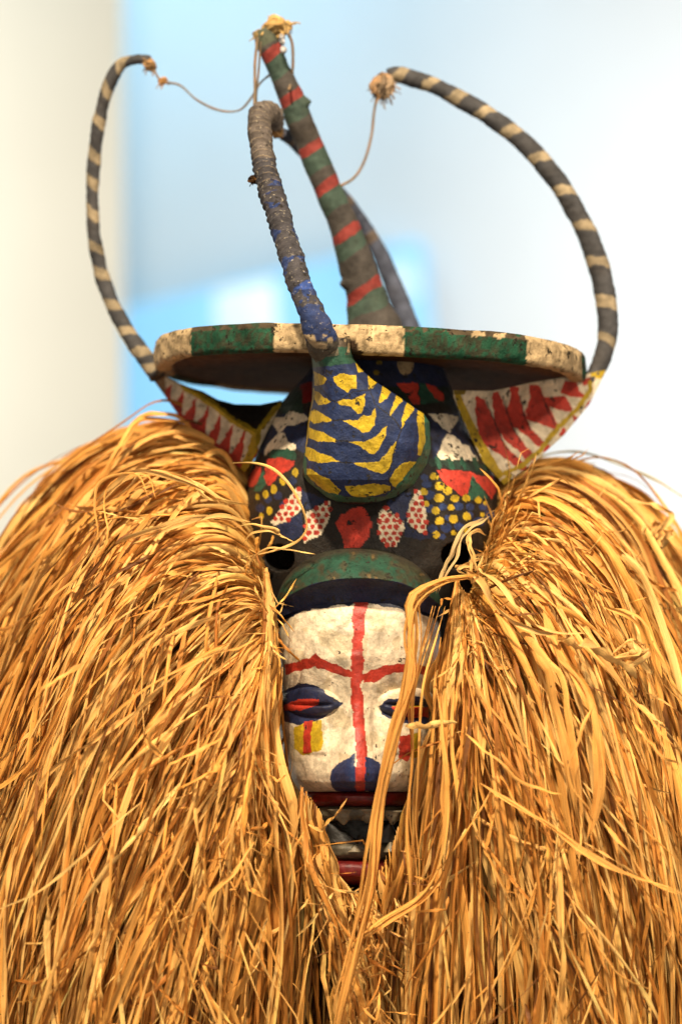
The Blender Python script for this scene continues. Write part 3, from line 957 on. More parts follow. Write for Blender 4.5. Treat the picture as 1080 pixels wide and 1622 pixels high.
def front_horn():
    path = [(530, 592, -.130, 40), (518, 556, -.158, 50), (510, 540, -.172, 54), (503, 520, -.176, 52), (494, 495, -.174, 45), (484, 475, -.170, 42), (468, 430, -.160, 42), (459, 400, -.15, 41), (444, 350, -.132, 40),
            (428, 300, -.112, 37), (417, 250, -.09, 35), (411, 210, -.07, 35), (410, 192, -.058, 35), (416, 179, -.045, 34), (428, 178, -.03, 32), (436, 188, -.018, 26), (440, 200, -.008, 18)]
    n, m = 700, 64
    def disp(b, l, an):
        ridge = np.abs(((l * 150 + an / (2 * np.pi)) % 1) - .5) * 2       # wound strip, one overlap per turn
        amp = np.interp(l, [0, .04, .12, .2], [.0003, .0003, .0005, .0018])
        return (ridge ** 2) * amp - .0006 + fbm(b, 90, 111, 3) * .0011
    V, L, a = tube(path, n, m, disp, .97)
    C = np.empty(V.shape); C[:] = lin((70, 66, 68)) * .7
    X, Y = Q(V)
    p2 = np.stack([X, Y], -1)
    k = fbm(V, 60, 113, 3)
    blue = (Y > 430) & (k > -.3) & (Y < 540) | (Y > 300) & (Y < 430) & (k > .42) | (np.abs(Y - 375) < 12) & (k > -.1) | (np.abs(Y - 330) < 10) & (k > 0) | (np.abs(Y - 288) < 6) & (k > .1) | (Y > 500) & (Y < 530)
    C[blue] = BLU * 1.0
    bl2 = (np.abs(Y - 450) < 8) & (k > -.2) | (np.abs(Y - 478) < 7) & (k > .1)
    C[bl2] = lin((52, 74, 134)) * .9
    C[Y > 541] = lin((80, 72, 60))
    C[(Y > 530) & (k > .25)] = CRM * .8
    C[(Y < 250)] = lin((94, 84, 76)) * .85
    ridge = np.abs(((L[:, None] * 150 + a[None] / (2 * np.pi)) % 1) - .5) * 2
    C[(ridge > .93) & (Y < 290) & (vn(V, 300, 5) > -.2)] = lin((140, 122, 98)) * .8
    return tube_obj('front_horn', V, M_cloth, root, C)


hf = front_horn()


def rear_horn():
    path = [(655, 535, .10, 32), (646, 512, .11, 31), (632, 475, .12, 29), (612, 425, .125, 26), (590, 380, .125, 24), (560, 335, .115, 22), (528, 295, .095, 21), (500, 262, .075, 20), (476, 236, .055, 19), (458, 219, .035, 18), (446, 210, .02, 16)]
    V, L, a = tube(path, 300, 32, lambda b, l, an: fbm(b, 70, 121, 3) * .0008)
    C = np.empty(V.shape); C[:] = lin((74, 78, 92)) * .8
    s = L[:, None] + .002 * vn(V, 120, 9)
    for b in (.10, .14, .235):
        C[np.abs(s - b) < .004] = lin((96, 84, 74))
    return tube_obj('rear_horn', V, M_horn, root, C)


hb = rear_horn()


def post():
    path = [(593, 528, .03, 100), (592, 515, .03, 86), (586, 492, .03, 70), (582, 470, .03, 62), (574, 445, .028, 56), (563, 415, .026, 52), (553, 385, .025, 49), (541, 350, .024, 46), (520, 300, .02, 42),
            (498, 250, .016, 40), (477, 200, .012, 40), (459, 150, .008, 38), (437, 100, .004, 37), (423, 62, .002, 36), (417, 48, .002, 30)]
    V, L, a = tube(path, 560, 72, lambda b, l, an: fbm(b, 34, 131, 4) * .0016)
    X, Y = Q(V); p2 = np.stack([X, Y], -1)
    cenx = np.repeat(X.mean(1)[:, None], V.shape[1], 1)
    q = Y + .62 * (X - cenx) + 3.0 * vn(V, 90, 7) + 1.2 * vn(V, 300, 8)
    C = np.empty(V.shape); C[:] = lin((72, 66, 60)) * .8  # post colours greyed as well, haze put into the paint
    for c in (459, 369, 295, 236, 154, 84):
        C[(q > c) & (q < c + 34 + 8 * vn(V, 60, 3))] = lin((62, 78, 66)) * .8
        C[(q > c - 8) & (q < c + 7)] = lin((138, 54, 46)) * .75
    C[(q < 70)] = lin((80, 84, 66)) * .8
    # two snapped-off twig stubs
    for sx, sy in ((484, 161), (547, 450)):
        r = np.sqrt((X - sx) ** 2 + (Y - sy) ** 2)
        f = np.clip(1 - r / 10., 0, 1)
        sg = 1 if sx == 484 else -1
        V[..., 0] += sg * f * .0045
    return tube_obj('centre_post', V, M_horn, root, C)


pst = post()


# ---- knots, cords
def knot(parent, px, py, y, r, col, seed, frays=10, raylen=16):
    """a lump of wound fibre: several turns of cord and loose ends"""
    rr = np.random.default_rng(seed)
    c = P(px, py, y); k = S * (D + y) / D
    Vs, Fs, Cs = [], [], []; off = 0
    for i in range(9):                        # turns
        ax = rr.normal(size=3); ax /= np.linalg.norm(ax)
        u = np.cross(ax, [0.3, .2, 1]); u /= np.linalg.norm(u); v = np.cross(ax, u)
        t = np.linspace(0, 2 * np.pi * 1.3, 26)
        rad = r * k * (.62 + .2 * rr.random())
        cen = c + rr.normal(size=3) * r * k * .14
        path = cen + rad * (np.cos(t)[:, None] * u * (1 + .1 * np.sin(3 * t)[:, None]) + np.sin(t)[:, None] * v)
        V, F = raw_tube(path, r * k * .20, 7)
        Vs.append(V); Fs.append(F + off); off += len(V); Cs.append(np.tile(col * (.65 + .6 * rr.random()), (len(V), 1)))
    for i in range(frays):
        d = rr.normal(size=3); d[2] -= .5; d /= np.linalg.norm(d)
        t = np.linspace(0, 1, 9)[:, None]
        path = c + d * t * raylen * k * (.5 + rr.random()) + np.array([0, 0, -1]) * t ** 2 * raylen * k * .35 + rr.normal(size=3) * t * (1 - t) * 6 * k
        V, F = raw_tube(path, .7 * k * (1 + rr.random()), 5)
        Vs.append(V); Fs.append(F + off); off += len(V); Cs.append(np.tile(col * (.8 + .5 * rr.random()), (len(V), 1)))
    mesh_obj('knot', np.concatenate(Vs), np.concatenate(Fs), M_twine, parent, np.concatenate(Cs))


def raw_tube(path, r, m):
    T, N, B = frames(path)
    a = np.linspace(0, 2 * np.pi, m, endpoint=False)
    rr_ = (np.full(len(path), r) if np.isscalar(r) else r)[:, None, None]
    V = path[:, None] + rr_ * (np.cos(a)[None, :, None] * N[:, None] + np.sin(a)[None, :, None] * B[:, None])
    return V.reshape(-1, 3), grid_faces(len(path), m, True)


KT = lin((190, 150, 96)) * .8
knot(hl, 238, 103, .028, 10, lin((150, 116, 78)), 1, 12, 14)
knot(hl, 258, 128, .025, 7, lin((176, 130, 80)), 2, 8, 10)
knot(hr, 606, 134, .03, 20, lin((160, 136, 108)) * .8, 3, 60, 22)
knot(hf, 437, 205, 0.0, 13, lin((150, 118, 78)) * .7, 4, 10, 12)
knot(hf, 401, 284, -.10, 8, BLK * .7, 5, 5, 10)
knot(pst, 436, 42, .0, 19, lin((214, 176, 112)) * .8, 6, 16, 20)
knot(pst, 412, 56, .0, 11, lin((196, 164, 108)) * .7, 7, 10, 14)
knot(pst, 455, 40, -.005, 8, lin((206, 170, 110)) * .8, 8, 8, 16)


def cord(path, w, col, seed=0, parent=None):
    w = w * .78
    p = np.array(path, float)
    c = spline(np.column_stack([P(p[:, 0], p[:, 1], p[:, 2])]), 90)
    L = np.linspace(0, 1, 90)
    T, N, B = frames(c)
    # two-ply twist
    Vs, Fs, Cs = [], [], []; off = 0
    k = S
    for ph in (0, np.pi):
        a = L * len(path) * 30 + ph
        q = c + w * k * .22 * (np.cos(a)[:, None] * N + np.sin(a)[:, None] * B)
        V, F = raw_tube(q, w * k * .30, 7)
        Vs.append(V); Fs.append(F + off); off += len(V); Cs.append(np.tile(col, (len(V), 1)))
    return mesh_obj('cord', np.concatenate(Vs), np.concatenate(Fs), M_twine, parent or root, np.concatenate(Cs))


CT = lin((146, 126, 102)) * .7
cord([(243, 108, .028), (256, 128, .025), (285, 135, .024), (312, 158, .022), (345, 174, .02), (378, 175, .016), (398, 155, .012), (412, 132, .008), (428, 118, .024)], 6, CT)
cord([(408, 60, -.014), (404, 100, -.016), (404, 140, -.02), (403, 172, -.03), (405, 186, -.045)], 7, CT)
cord([(413, 66, -.016), (410, 110, -.014), (406, 150, -.014), (407, 178, -.03)], 5, CT * .8)
cord([(450, 45, -.006), (462, 66, -.004), (464, 100, 0), (461, 128, .004), (458, 142, -.012)], 7, CT)
cord([(597, 150, .03), (592, 180, .03), (588, 215, .03), (577, 255, .028), (560, 282, .025), (536, 296, .018)], 7, CT * 1.1)
# small pale beads tied to the post
for bx, by, br in ((446, 58, 4.0), (447, 67, 4.6), (449, 79, 5.5)):
    t = np.linspace(0, np.pi, 12)[:, None]; a = np.linspace(0, 2 * np.pi, 14, endpoint=False)[None]
    k = S
    V = P(bx, by, -.012) + k * br * np.stack([np.sin(t) * np.cos(a), np.sin(t) * np.sin(a), np.cos(t) * 1.15 + 0 * a], -1)
    C = np.empty(V.shape); C[:] = lin((196, 190, 186)) * .7
    mesh_obj('bead', V, grid_faces(12, 14, True), M_paint, pst, C)


# ------------------------------------------------------------------ raffia
# flow guides: each row px, py, y ; root first, tip last
GL = [
    [(420, 760, .09), (370, 700, .13), (290, 715, .17), (200, 790, .20), (110, 930, .22), (40, 1150, .22), (0, 1450, .21), (-10, 1800, .20)],
    [(395, 752, .02), (335, 688, .03), (262, 672, .04), (190, 692, .045), (110, 745, .045), (30, 850, .04), (-60, 1030, .03), (-110, 1250, .02)],
    [(402, 800, -.02), (350, 735, -.03), (268, 728, -.045), (180, 770, -.05), (95, 860, -.055), (10, 1010, -.06), (-60, 1220, -.07), (-90, 1480, -.07)],
    [(408, 850, -.05), (350, 790, -.075), (270, 800, -.095), (185, 860, -.11), (105, 975, -.12), (25, 1150, -.13), (-40, 1380, -.13), (-60, 1650, -.13)],
    [(416, 885, -.08), (355, 842, -.105), (275, 862, -.13), (195, 940, -.145), (125, 1080, -.155), (55, 1270, -.165), (0, 1480, -.17), (-20, 1760, -.17)],
    [(424, 920, -.10), (355, 884, -.13), (275, 902, -.152), (195, 968, -.168), (125, 1080, -.18), (58, 1250, -.19), (5, 1450, -.195), (-20, 1720, -.195)],
    [(432, 950, -.115), (378, 928, -.145), (305, 965, -.168), (230, 1055, -.185), (165, 1200, -.198), (102, 1390, -.206), (52, 1580, -.21), (20, 1780, -.21)],
    [(436, 980, -.125), (398, 985, -.152), (342, 1045, -.175), (280, 1150, -.192), (218, 1295, -.205), (162, 1450, -.214), (120, 1620, -.218), (95, 1790, -.218)],
    [(438, 990, -.130), (418, 1035, -.156), (380, 1115, -.178), (330, 1225, -.194), (278, 1355, -.205), (232, 1490, -.212), (198, 1640, -.215), (175, 1790, -.215)],
    [(428, 940, -.132), (424, 1030, -.156), (408, 1130, -.174), (378, 1240, -.186), (342, 1360, -.194), (306, 1490, -.20), (280, 1640, -.203), (262, 1790, -.203)],
    [(422, 905, -.130), (426, 1000, -.152), (414, 1110, -.168), (408, 1220, -.178), (404, 1330, -.186), (394, 1460, -.192), (374, 1620, -.195), (358, 1790, -.195)],
    [(420, 900, -.130), (424, 1000, -.148), (418, 1110, -.160), (428, 1220, -.168), (466, 1330, -.174), (484, 1460, -.180), (478, 1620, -.184), (466, 1790, -.184)],
]
GR = [
    [(760, 760, .09), (820, 745, .13), (900, 780, .17), (985, 880, .20), (1050, 1030, .22), (1090, 1230, .22), (1105, 1480, .21), (1110, 1800, .20)],
    [(775, 790, .02), (812, 745, .03), (875, 733, .04), (945, 752, .045), (1015, 810, .045), (1080, 900, .04), (1140, 1040, .03), (1180, 1250, .02)],
    [(772, 825, -.02), (815, 775, -.03), (880, 770, -.045), (950, 815, -.055), (1015, 910, -.06), (1075, 1050, -.065), (1130, 1250, -.07), (1160, 1480, -.07)],
    [(768, 855, -.045), (812, 805, -.07), (875, 812, -.09), (945, 880, -.105), (1005, 990, -.115), (1060, 1150, -.125), (1105, 1370, -.13), (1130, 1650, -.13)],
    [(762, 880, -.07), (808, 845, -.10), (868, 868, -.122), (930, 950, -.14), (985, 1070, -.152), (1035, 1240, -.162), (1075, 1450, -.168), (1095, 1720, -.168)],
    [(756, 905, -.09), (800, 890, -.122), (855, 930, -.146), (912, 1015, -.162), (970, 1140, -.175), (1025, 1310, -.185), (1068, 1500, -.19), (1090, 1740, -.19)],
    [(750, 925, -.105), (788, 930, -.138), (838, 990, -.160), (888, 1090, -.178), (938, 1230, -.190), (985, 1400, -.20), (1015, 1580, -.204), (1030, 1780, -.204)],
    [(744, 940, -.115), (768, 975, -.146), (806, 1055, -.168), (846, 1170, -.186), (885, 1310, -.198), (918, 1460, -.206), (942, 1620, -.21), (952, 1790, -.21)],
    [(738, 940, -.122), (746, 1000, -.150), (764, 1100, -.172), (790, 1220, -.188), (815, 1350, -.199), (836, 1490, -.206), (850, 1640, -.21), (856, 1790, -.21)],
    [(730, 930, -.128), (728, 1010, -.154), (724, 1110, -.172), (720, 1220, -.184), (724, 1340, -.193), (728, 1480, -.2), (730, 1640, -.203), (730, 1790, -.203)],
    [(722, 915, -.128), (712, 990, -.152), (700, 1090, -.166), (684, 1200, -.174), (664, 1310, -.180), (650, 1440, -.186), (640, 1600, -.19), (636, 1790, -.19)],
]


def catmull_w(t, k):
    """weights of k evenly spaced knots at parameters t (uniform Catmull-Rom)"""
    t = np.clip(t, 0, 1) * (k - 1); i = np.clip(np.floor(t).astype(int), 0, k - 2); f = t - i
    w = np.zeros(t.shape + (k,))
    cs = [-.5 * f + f ** 2 - .5 * f ** 3, 1 - 2.5 * f ** 2 + 1.5 * f ** 3, .5 * f + 2 * f ** 2 - 1.5 * f ** 3, -.5 * f ** 2 + .5 * f ** 3]
    for d, c in zip((-1, 0, 1, 2), cs):
        j = np.clip(i + d, 0, k - 1)
        np.put_along_axis(w, j[..., None], np.take_along_axis(w, j[..., None], -1) + c[..., None], -1)
    return w


def flow(G, s, t):
    """s, t same shape, in 0..1 -> px, py, y"""
    G = np.array(G, float)
    ws = catmull_w(s, G.shape[0]); wt = catmull_w(t, G.shape[1])
    return np.einsum('...a,...b,abc->...c', ws, wt, G)


def smooth_noise(N, M, k, r):
    """N random smooth curves with k knots sampled at M"""
    kn = r.normal(size=(N, k)); w = catmull_w(np.linspace(0, 1, M), k)
    return kn @ w.T


PAL = np.array([(0.95, 0.505, 0.135), (0.90, 0.415, 0.085), (0.70, 0.28, 0.05), (0.42, 0.145, 0.02), (0.96, 0.58, 0.18), (0.20, 0.07, 0.015)])
PW = np.array([.30, .24, .14, .12, .12, .08])


def ribbons(C, w, r, flat=0.5, twist=0.9, PALp=None, up=None, tint=None):
    """C (N,M,3) centrelines, w (N,) full widths -> V (N,M,3,3), colour (N,M,3,3): creased leaf ribbons"""
    N, M = C.shape[:2]
    T = np.gradient(C, axis=1); T /= np.linalg.norm(T, axis=2, keepdims=True) + 1e-12
    ref = np.zeros((N, 1, 3)); ref[..., 1] = -1; ref[..., 2] = .25
    ref = ref + r.normal(size=(N, 1, 3)) * .25
    B = np.cross(T, np.broadcast_to(ref, T.shape)); B /= np.linalg.norm(B, axis=2, keepdims=True) + 1e-12
    Nn = np.cross(B, T)
    ps = (r.normal(size=(N, 1)) * .55 + smooth_noise(N, M, 7, r) * twist)[..., None]
    Wd = B * np.cos(ps) + Nn * np.sin(ps); Up = -B * np.sin(ps) + Nn * np.cos(ps)
    t = np.linspace(0, 1, M)[None]
    prof = np.clip(1 - np.maximum(0, (t - .72) / .28) ** 2 * .95, .05, 1) * np.clip(.25 + t * 6, 0, 1)
    hw = (w[:, None] / 2 * prof * (1 + .22 * smooth_noise(N, M, 9, r)))[..., None]
    cr = (np.where(r.random((N, 1)) < .3, -1, 1) * r.uniform(.35, 1.25, (N, 1)) * (1 + .4 * smooth_noise(N, M, 5, r)))[..., None]
    V = np.stack([C - Wd * hw, C + Up * hw * cr, C + Wd * hw], 2)
    idx = r.choice(len(PAL), N, p=PW / PW.sum())
    idx = np.where((w > .0045) & ((idx == 3) | (idx == 5)), 1, idx)
    base = PAL[idx] * r.uniform(.82, 1.1, (N, 1)) if tint is None else np.tile(tint, (N, 1)) * r.uniform(.85, 1.12, (N, 1))
    col = base[:, None, None, :] * (1 + .13 * smooth_noise(N, M, 8, r))[..., None, None] * np.array([1.0, .86, .97])[None, None, :, None]
    ids = r.uniform(0, 50, N)
    L = np.concatenate([np.zeros((N, 1)), np.cumsum(np.linalg.norm(np.diff(C, axis=1), axis=2), axis=1)], 1)
    FIB = np.zeros(V.shape); FIB[..., 0] = np.array([0, .5, 1])[None, None] * w[:, None, None] * 1000
    FIB[..., 1] = L[..., None] * 1000; FIB[..., 2] = ids[:, None, None]
    return V, np.concatenate([np.clip(np.broadcast_to(col, V.shape), .01, .95), FIB], -1)


def ribbon_faces(N, M):
    f = grid_faces(M, 3)
    return (f[None] + (np.arange(N) * M * 3)[:, None, None]).reshape(-1, 4)


SHOW = []          # candidates for single strands: (score, V, C)


def fringe(G, N, r, sidx, NCL=120):
    M = 34
    s0 = np.clip(r.beta(1.25, 1.0, N), 0, 1) * .995
    s0[: N // 10] = r.uniform(0, .28, N // 10)
    layer = r.random(N) ** .8
    ds = r.normal(0, .07, N)
    big = r.random(N) < .2
    ds[big] += r.normal(0, .11, big.sum())
    t0 = np.where(r.random(N) < .36, r.uniform(0, .6, N), 0) * (layer > .12)
    t1 = np.where(r.random(N) < .34, r.uniform(.35, .95, N), 1)
    t1 = np.minimum(np.maximum(t1, t0 + .25), 1)
    t = t0[:, None] + (t1 - t0)[:, None] * np.linspace(0, 1, M)[None]
    s = np.clip(s0[:, None] + ds[:, None] * t + .012 * smooth_noise(N, M, 6, r) * t, 0, 1)
    g = flow(G, s, t)
    K = NCL
    cid = np.floor(s0 * K).astype(int); cc = (cid + .5) / K
    cr = np.random.default_rng(900 + sidx)
    cds = cr.normal(0, .060, K + 2)[cid]; cdep = cr.uniform(0, .030, K + 2)[cid]
    cn = smooth_noise(K + 2, M, 5, cr)[cid]
    free = r.random(N) < .22
    lock = np.where(free, 0, 1)[:, None]
    s = np.where(free[:, None], s, cc[:, None] + (s0 - cc)[:, None] * (1 - .5 * np.clip(t * 2.5, 0, 1)) + (cds[:, None] + .25 * ds[:, None]) * t + .008 * cn * t)
    s = np.where(s > 1, 2 - s, np.abs(s))
    s = np.clip(s, 0, 1)
    g = flow(G, s, t)
    env = np.clip(t * 4, 0.12, 1)
    for kk in range(3):
        tk = r.uniform(.15, .95, (N, 1)); on = (r.random((N, 1)) < .33)
        sl = r.normal(0, 75, (N, 2)) * on
        tt = np.clip(t - tk, 0, .22)
        g[..., 0] += sl[:, :1] * tt; g[..., 1] += sl[:, 1:] * tt * .6
    amp = (3.5 + 12 * r.random(N) ** 2)[:, None] * env
    g[..., 0] += amp * smooth_noise(N, M, 5, r) + 0.9 * smooth_noise(N, M, 16, r) * env
    g[..., 1] += amp * smooth_noise(N, M, 5, r) * .9
    dep = (layer * .070)[:, None] * np.clip(t * 3, .15, 1)
    g[..., 0] += lock * cn * 5 * env
    g[..., 2] += lock * cdep[:, None] * env + dep + .004 * smooth_noise(N, M, 7, r) * env
    # deeper layers are nearer the body: pull them inward a little so the top silhouette thins out
    g[..., 1] += (layer * 16)[:, None] * np.clip(1.2 - np.abs(t - .2) * 2, 0, 1)
    C = P(g[..., 0], g[..., 1], g[..., 2])
    w = np.clip(np.exp(r.normal(math.log(.0029), .45, N)), .0010, .0062)
    tw = .9
    V, Cc = ribbons(C, w, r, twist=tw)
    score = w * (1 - layer) ** 1.3 * (t1 - t0) * (s0 > .12)
    return V, Cc, score


def core_sheet(G, name):
    s, t = np.meshgrid(np.linspace(0, 1, 60), np.linspace(0.02, 1, 70), indexing='ij')
    g = flow(G, s, t)
    g[..., 2] += .058; g[..., 1] += 34 * np.clip(1.25 - np.abs(t - .25) * 2.2, 0, 1)
    V = P(g[..., 0], g[..., 1], g[..., 2])
    V[..., 1] += .012 * vn(np.stack([s * 40, t * 5], -1), 1, 5)
    C = np.empty(V.shape); C[:] = (.06, .022, .006)  # dark brown puts the shade of the strand gaps into this sheet
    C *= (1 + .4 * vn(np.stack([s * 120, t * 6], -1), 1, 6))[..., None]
    n, m = V.shape[:2]
    o = mesh_obj(name, V, grid_faces(n, m), M_under, root, C)
    o['kind'] = 'stuff'
    return o


core_sheet(GL, 'raffia_shade_underlayer')
core_sheet(GR, 'raffia_shade_underlayer')
rA = np.random.default_rng(21); rB = np.random.default_rng(22)
sets = [fringe(GL, 2600, rA, 0), fringe(GR, 2400, rB, 1)]
# strands that meet and cross below the chin
GM = [
    [(508, 1285, -.160), (512, 1320, -.168), (520, 1370, -.172), (530, 1420, -.172), (545, 1490, -.172), (555, 1560, -.172), (560, 1640, -.172), (560, 1790, -.172)],
    [(478, 1250, -.164), (478, 1300, -.174), (490, 1370, -.182), (515, 1440, -.186), (540, 1520, -.186), (560, 1590, -.186), (575, 1680, -.186), (580, 1790, -.186)],
    [(540, 1395, -.135), (560, 1420, -.150), (575, 1460, -.162), (585, 1500, -.168), (590, 1550, -.170), (592, 1610, -.170), (592, 1690, -.17), (592, 1790, -.17)],
    [(590, 1395, -.135), (600, 1420, -.150), (605, 1460, -.162), (606, 1500, -.168), (606, 1550, -.170), (604, 1610, -.170), (600, 1690, -.17), (600, 1790, -.17)],
    [(655, 1240, -.160), (648, 1300, -.168), (638, 1370, -.172), (622, 1440, -.174), (608, 1500, -.174), (598, 1570, -.174), (590, 1660, -.174), (588, 1790, -.174)],
]
sets.append(fringe(GM, 420, np.random.default_rng(25), 2, 26))
core_sheet([[(400, 1410, -.115)] * 1 + [(400, 1420 + 55 * k, -.14) for k in range(7)], [(500, 1410, -.115)] * 1 + [(500, 1420 + 55 * k, -.15) for k in range(7)], [(590, 1400, -.12)] + [(590, 1420 + 55 * k, -.145) for k in range(7)], [(670, 1410, -.115)] + [(670, 1420 + 55 * k, -.15) for k in range(7)]], 'raffia_shade_underlayer')



def frizz(G, N, r, smin=.05, smax=1.0, Lr=(45, 170), ang=.55, wm=.0019, tr=(.06, .9)):
    """broken and curled pieces caught on the outside of the fringe"""
    M = 18
    s = r.uniform(smin, smax, N); t = r.uniform(*tr, N)
    g = flow(G, s, t); g2 = flow(G, s, np.clip(t + .03, 0, 1))
    a = np.arctan2(g2[:, 1] - g[:, 1], g2[:, 0] - g[:, 0]) + r.normal(0, ang, N)
    L = r.uniform(*Lr, N)
    u = np.linspace(0, 1, M)[None]
    bend = r.normal(0, .32, (N, 1))
    kink = np.where(u > r.uniform(.2, .9, (N, 1)), r.normal(0, .7, (N, 1)), 0)
    aa = a[:, None] + bend * (u - .3) + kink
    dx = np.cumsum(np.cos(aa), 1) * L[:, None] / M; dy = np.cumsum(np.sin(aa), 1) * L[:, None] / M
    # stay on the outside of the fringe as it curves away
    dt = (dy * .0022)
    gg = flow(G, np.repeat(s[:, None], M, 1), np.clip(t[:, None] + np.clip((dx * np.cos(a)[:, None] + dy * np.sin(a)[:, None]) / 1000., 0, .3), 0, 1))
    X = g[:, :1] + dx; Y = g[:, 1:2] + dy
    if Lr[1] > 150:                      # long ones ride along with the fringe, drifting across it
        fl = flow(G, np.clip(s[:, None] + r.normal(0, .10, (N, 1)) * u, 0.1, .98), np.clip(t[:, None] + u * L[:, None] / 1050., 0, 1))
        k2 = np.clip(u - r.uniform(.2, .8, (N, 1)), 0, 1) * r.normal(0, 40, (N, 1))
        X = fl[..., 0] + r.normal(0, 5, (N, 1)) * u + k2; Y = fl[..., 1] + k2 * .3; gg = fl
    Z = gg[..., 2] - .004 + r.normal(.004, .006, (N, 1)) - .012 * np.sin(np.pi * u) * r.random((N, 1))
    w = np.clip(np.exp(r.normal(math.log(wm), .4, N)), .0007, .005)
    V, C = ribbons(P(X, Y, Z), w, r, twist=.9)
    o = mesh_obj('loose_raffia_ends', V.reshape(N, M, 3, 3), ribbon_faces(N, M), M_raffia, root, C)
    o['kind'] = 'stuff'


rf = np.random.default_rng(77)
frizz(GL, 260, rf, .20, .90, (140, 420), .20, .0023, (.15, .85)); frizz(GR, 260, rf, .22, .90, (140, 420), .20, .0023, (.15, .85))
frizz(GL, 45, rf, .25, .93, (50, 140), .45, .0016, (.3, .9)); frizz(GR, 45, rf, .25, .93, (50, 140), .45, .0016, (.3, .9))
frizz(GL, 60, rf, .78, .95, (40, 120), .7, .0015, (.35, .85))
frizz(GL, 45, rf, .35, .93, (30, 80), .9, .0012, (.01, .12))
frizz(GR, 90, rf, .25, .93, (40, 110), .9, .0013, (.02, .16))
frizz(GM, 80, rf, .0, 1.0, (40, 120), .7, .0014, (.1, .8))

allsc = np.concatenate([x[2] for x in sets])
thr = np.sort(allsc)[-262]
SINGLE = []
for (V, C, sc), nm in zip(sets, ('raffia_fringe', 'raffia_fringe', 'raffia_fringe')):
    one = sc >= thr
    rest = ~one
    o = mesh_obj(nm, V[rest], ribbon_faces(rest.sum(), V.shape[1]), M_raffia, root, C[rest])
    o['kind'] = 'stuff'
    for i in np.nonzero(one)[0]:
        SINGLE.append((V[i:i + 1], C[i:i + 1]))


def strand(path, w, r, n=1, spread=3.0, twist=.5, tint=None, jit=1.0):
    p = np.array(path, float)
    base = spline(p, 44)
    g = np.repeat(base[None], n, 0)
    t = np.linspace(0, 1, 44)[None]
    g[..., 0] += spread * (r.normal(size=(n, 1)) + .6 * smooth_noise(n, 44, 6, r)) + jit * smooth_noise(n, 44, 12, r)
    g[..., 1] += jit * smooth_noise(n, 44, 10, r)
    g[..., 2] += .0012 * spread * r.normal(size=(n, 1)) + .0006 * smooth_noise(n, 44, 8, r)
    C = P(g[..., 0], g[..., 1], g[..., 2])
    V, Cc = ribbons(C, np.full(n, w * S) * r.uniform(.75, 1.25, n), r, twist=twist, tint=tint)
    for i in range(n):
        SINGLE.append((V[i:i + 1], Cc[i:i + 1]))


r = np.random.default_rng(33)
PALE = np.array((.95, .55, .17)); GOLD = np.array((.92, .44, .10))
# the loose bundle that falls across the right eye and mouth
strand([(752, 912, -.150), (715, 914, -.172), (672, 930, -.182), (650, 952, -.186), (652, 1000, -.19), (650, 1050, -.192), (636, 1120, -.194), (618, 1190, -.196), (602, 1260, -.198), (594, 1340, -.2), (584, 1420, -.2), (566, 1500, -.2), (540, 1600, -.2), (525, 1700, -.2)], 5.5, r, 10, 4.4, .7, GOLD * 1.02)
strand([(745, 915, -.15), (700, 925, -.178), (660, 955, -.186), (648, 1010, -.19), (655, 1070, -.194), (625, 1160, -.196), (600, 1290, -.198), (590, 1400, -.2), (560, 1520, -.2), (530, 1640, -.2)], 4, r, 4, 5, .4, GOLD)
strand([(690, 960, -.16), (668, 1040, -.178), (650, 1120, -.186), (648, 1200, -.188), (640, 1300, -.19), (650, 1420, -.19), (640, 1600, -.19)], 4, r, 4, 6, .4, GOLD)
# fly-away loops over the helmet
strand([(366, 733, -.07), (400, 733, -.13), (430, 742, -.150), (455, 765, -.158), (478, 800, -.162), (486, 830, -.160), (478, 850, -.158), (462, 862, -.152), (430, 873, -.148), (385, 884, -.13)], 4.2, r, 1, .1, .3, PALE, .5)
strand([(372, 836, -.10), (395, 830, -.140), (425, 835, -.150), (442, 840, -.152), (440, 846, -.150), (425, 842, -.15), (400, 846, -.14), (386, 860, -.13)], 3.2, r, 1, .1, .3, PALE, .4)
strand([(430, 843, -.14), (448, 850, -.15), (466, 859, -.152)], 3.0, r, 1, .1, .3, PALE, .2)
strand([(385, 900, -.13), (420, 870, -.150), (452, 870, -.152), (500, 878, -.15)], 2.2, r, 1, .1, .3, PALE, .3)
strand([(430, 966, -.165), (440, 958, -.178), (452, 945, -.180), (470, 916, -.178)], 3.6, r, 1, .1, .3, GOLD, .3)
strand([(770, 820, -.09), (758, 826, -.13), (738, 838, -.145), (722, 870, -.155), (706, 905, -.160), (690, 940, -.165)], 6, r, 3, 3, .5, np.array((.55, .38, .16)))
strand([(770, 848, -.09), (755, 840, -.14), (742, 852, -.148), (748, 880, -.15), (756, 905, -.15)], 4, r, 2, 2, .4, PALE)
# tufts leaping over the top silhouettes
strand([(190, 700, .02), (205, 680, .02), (222, 660, .02), (245, 655, .02), (285, 662, .02), (310, 690, .02)], 4.5, r, 2, 3, .4, GOLD)
strand([(150, 780, -.02), (180, 730, -.03), (205, 690, -.02), (232, 665, -.01), (300, 668, 0)], 5, r, 3, 4, .4, GOLD)
strand([(830, 738, 0.0), (880, 733, 0.0), (910, 725, -.01), (928, 712, -.01)], 4.5, r, 2, 3, .4, GOLD)
strand([(800, 760, .03), (850, 725, .04), (900, 716, .05), (940, 719, .05), (990, 738, .05), (1040, 762, .05), (1100, 800, .05)], 3.4, r, 2, 4, .3, np.array((.52, .46, .27)))
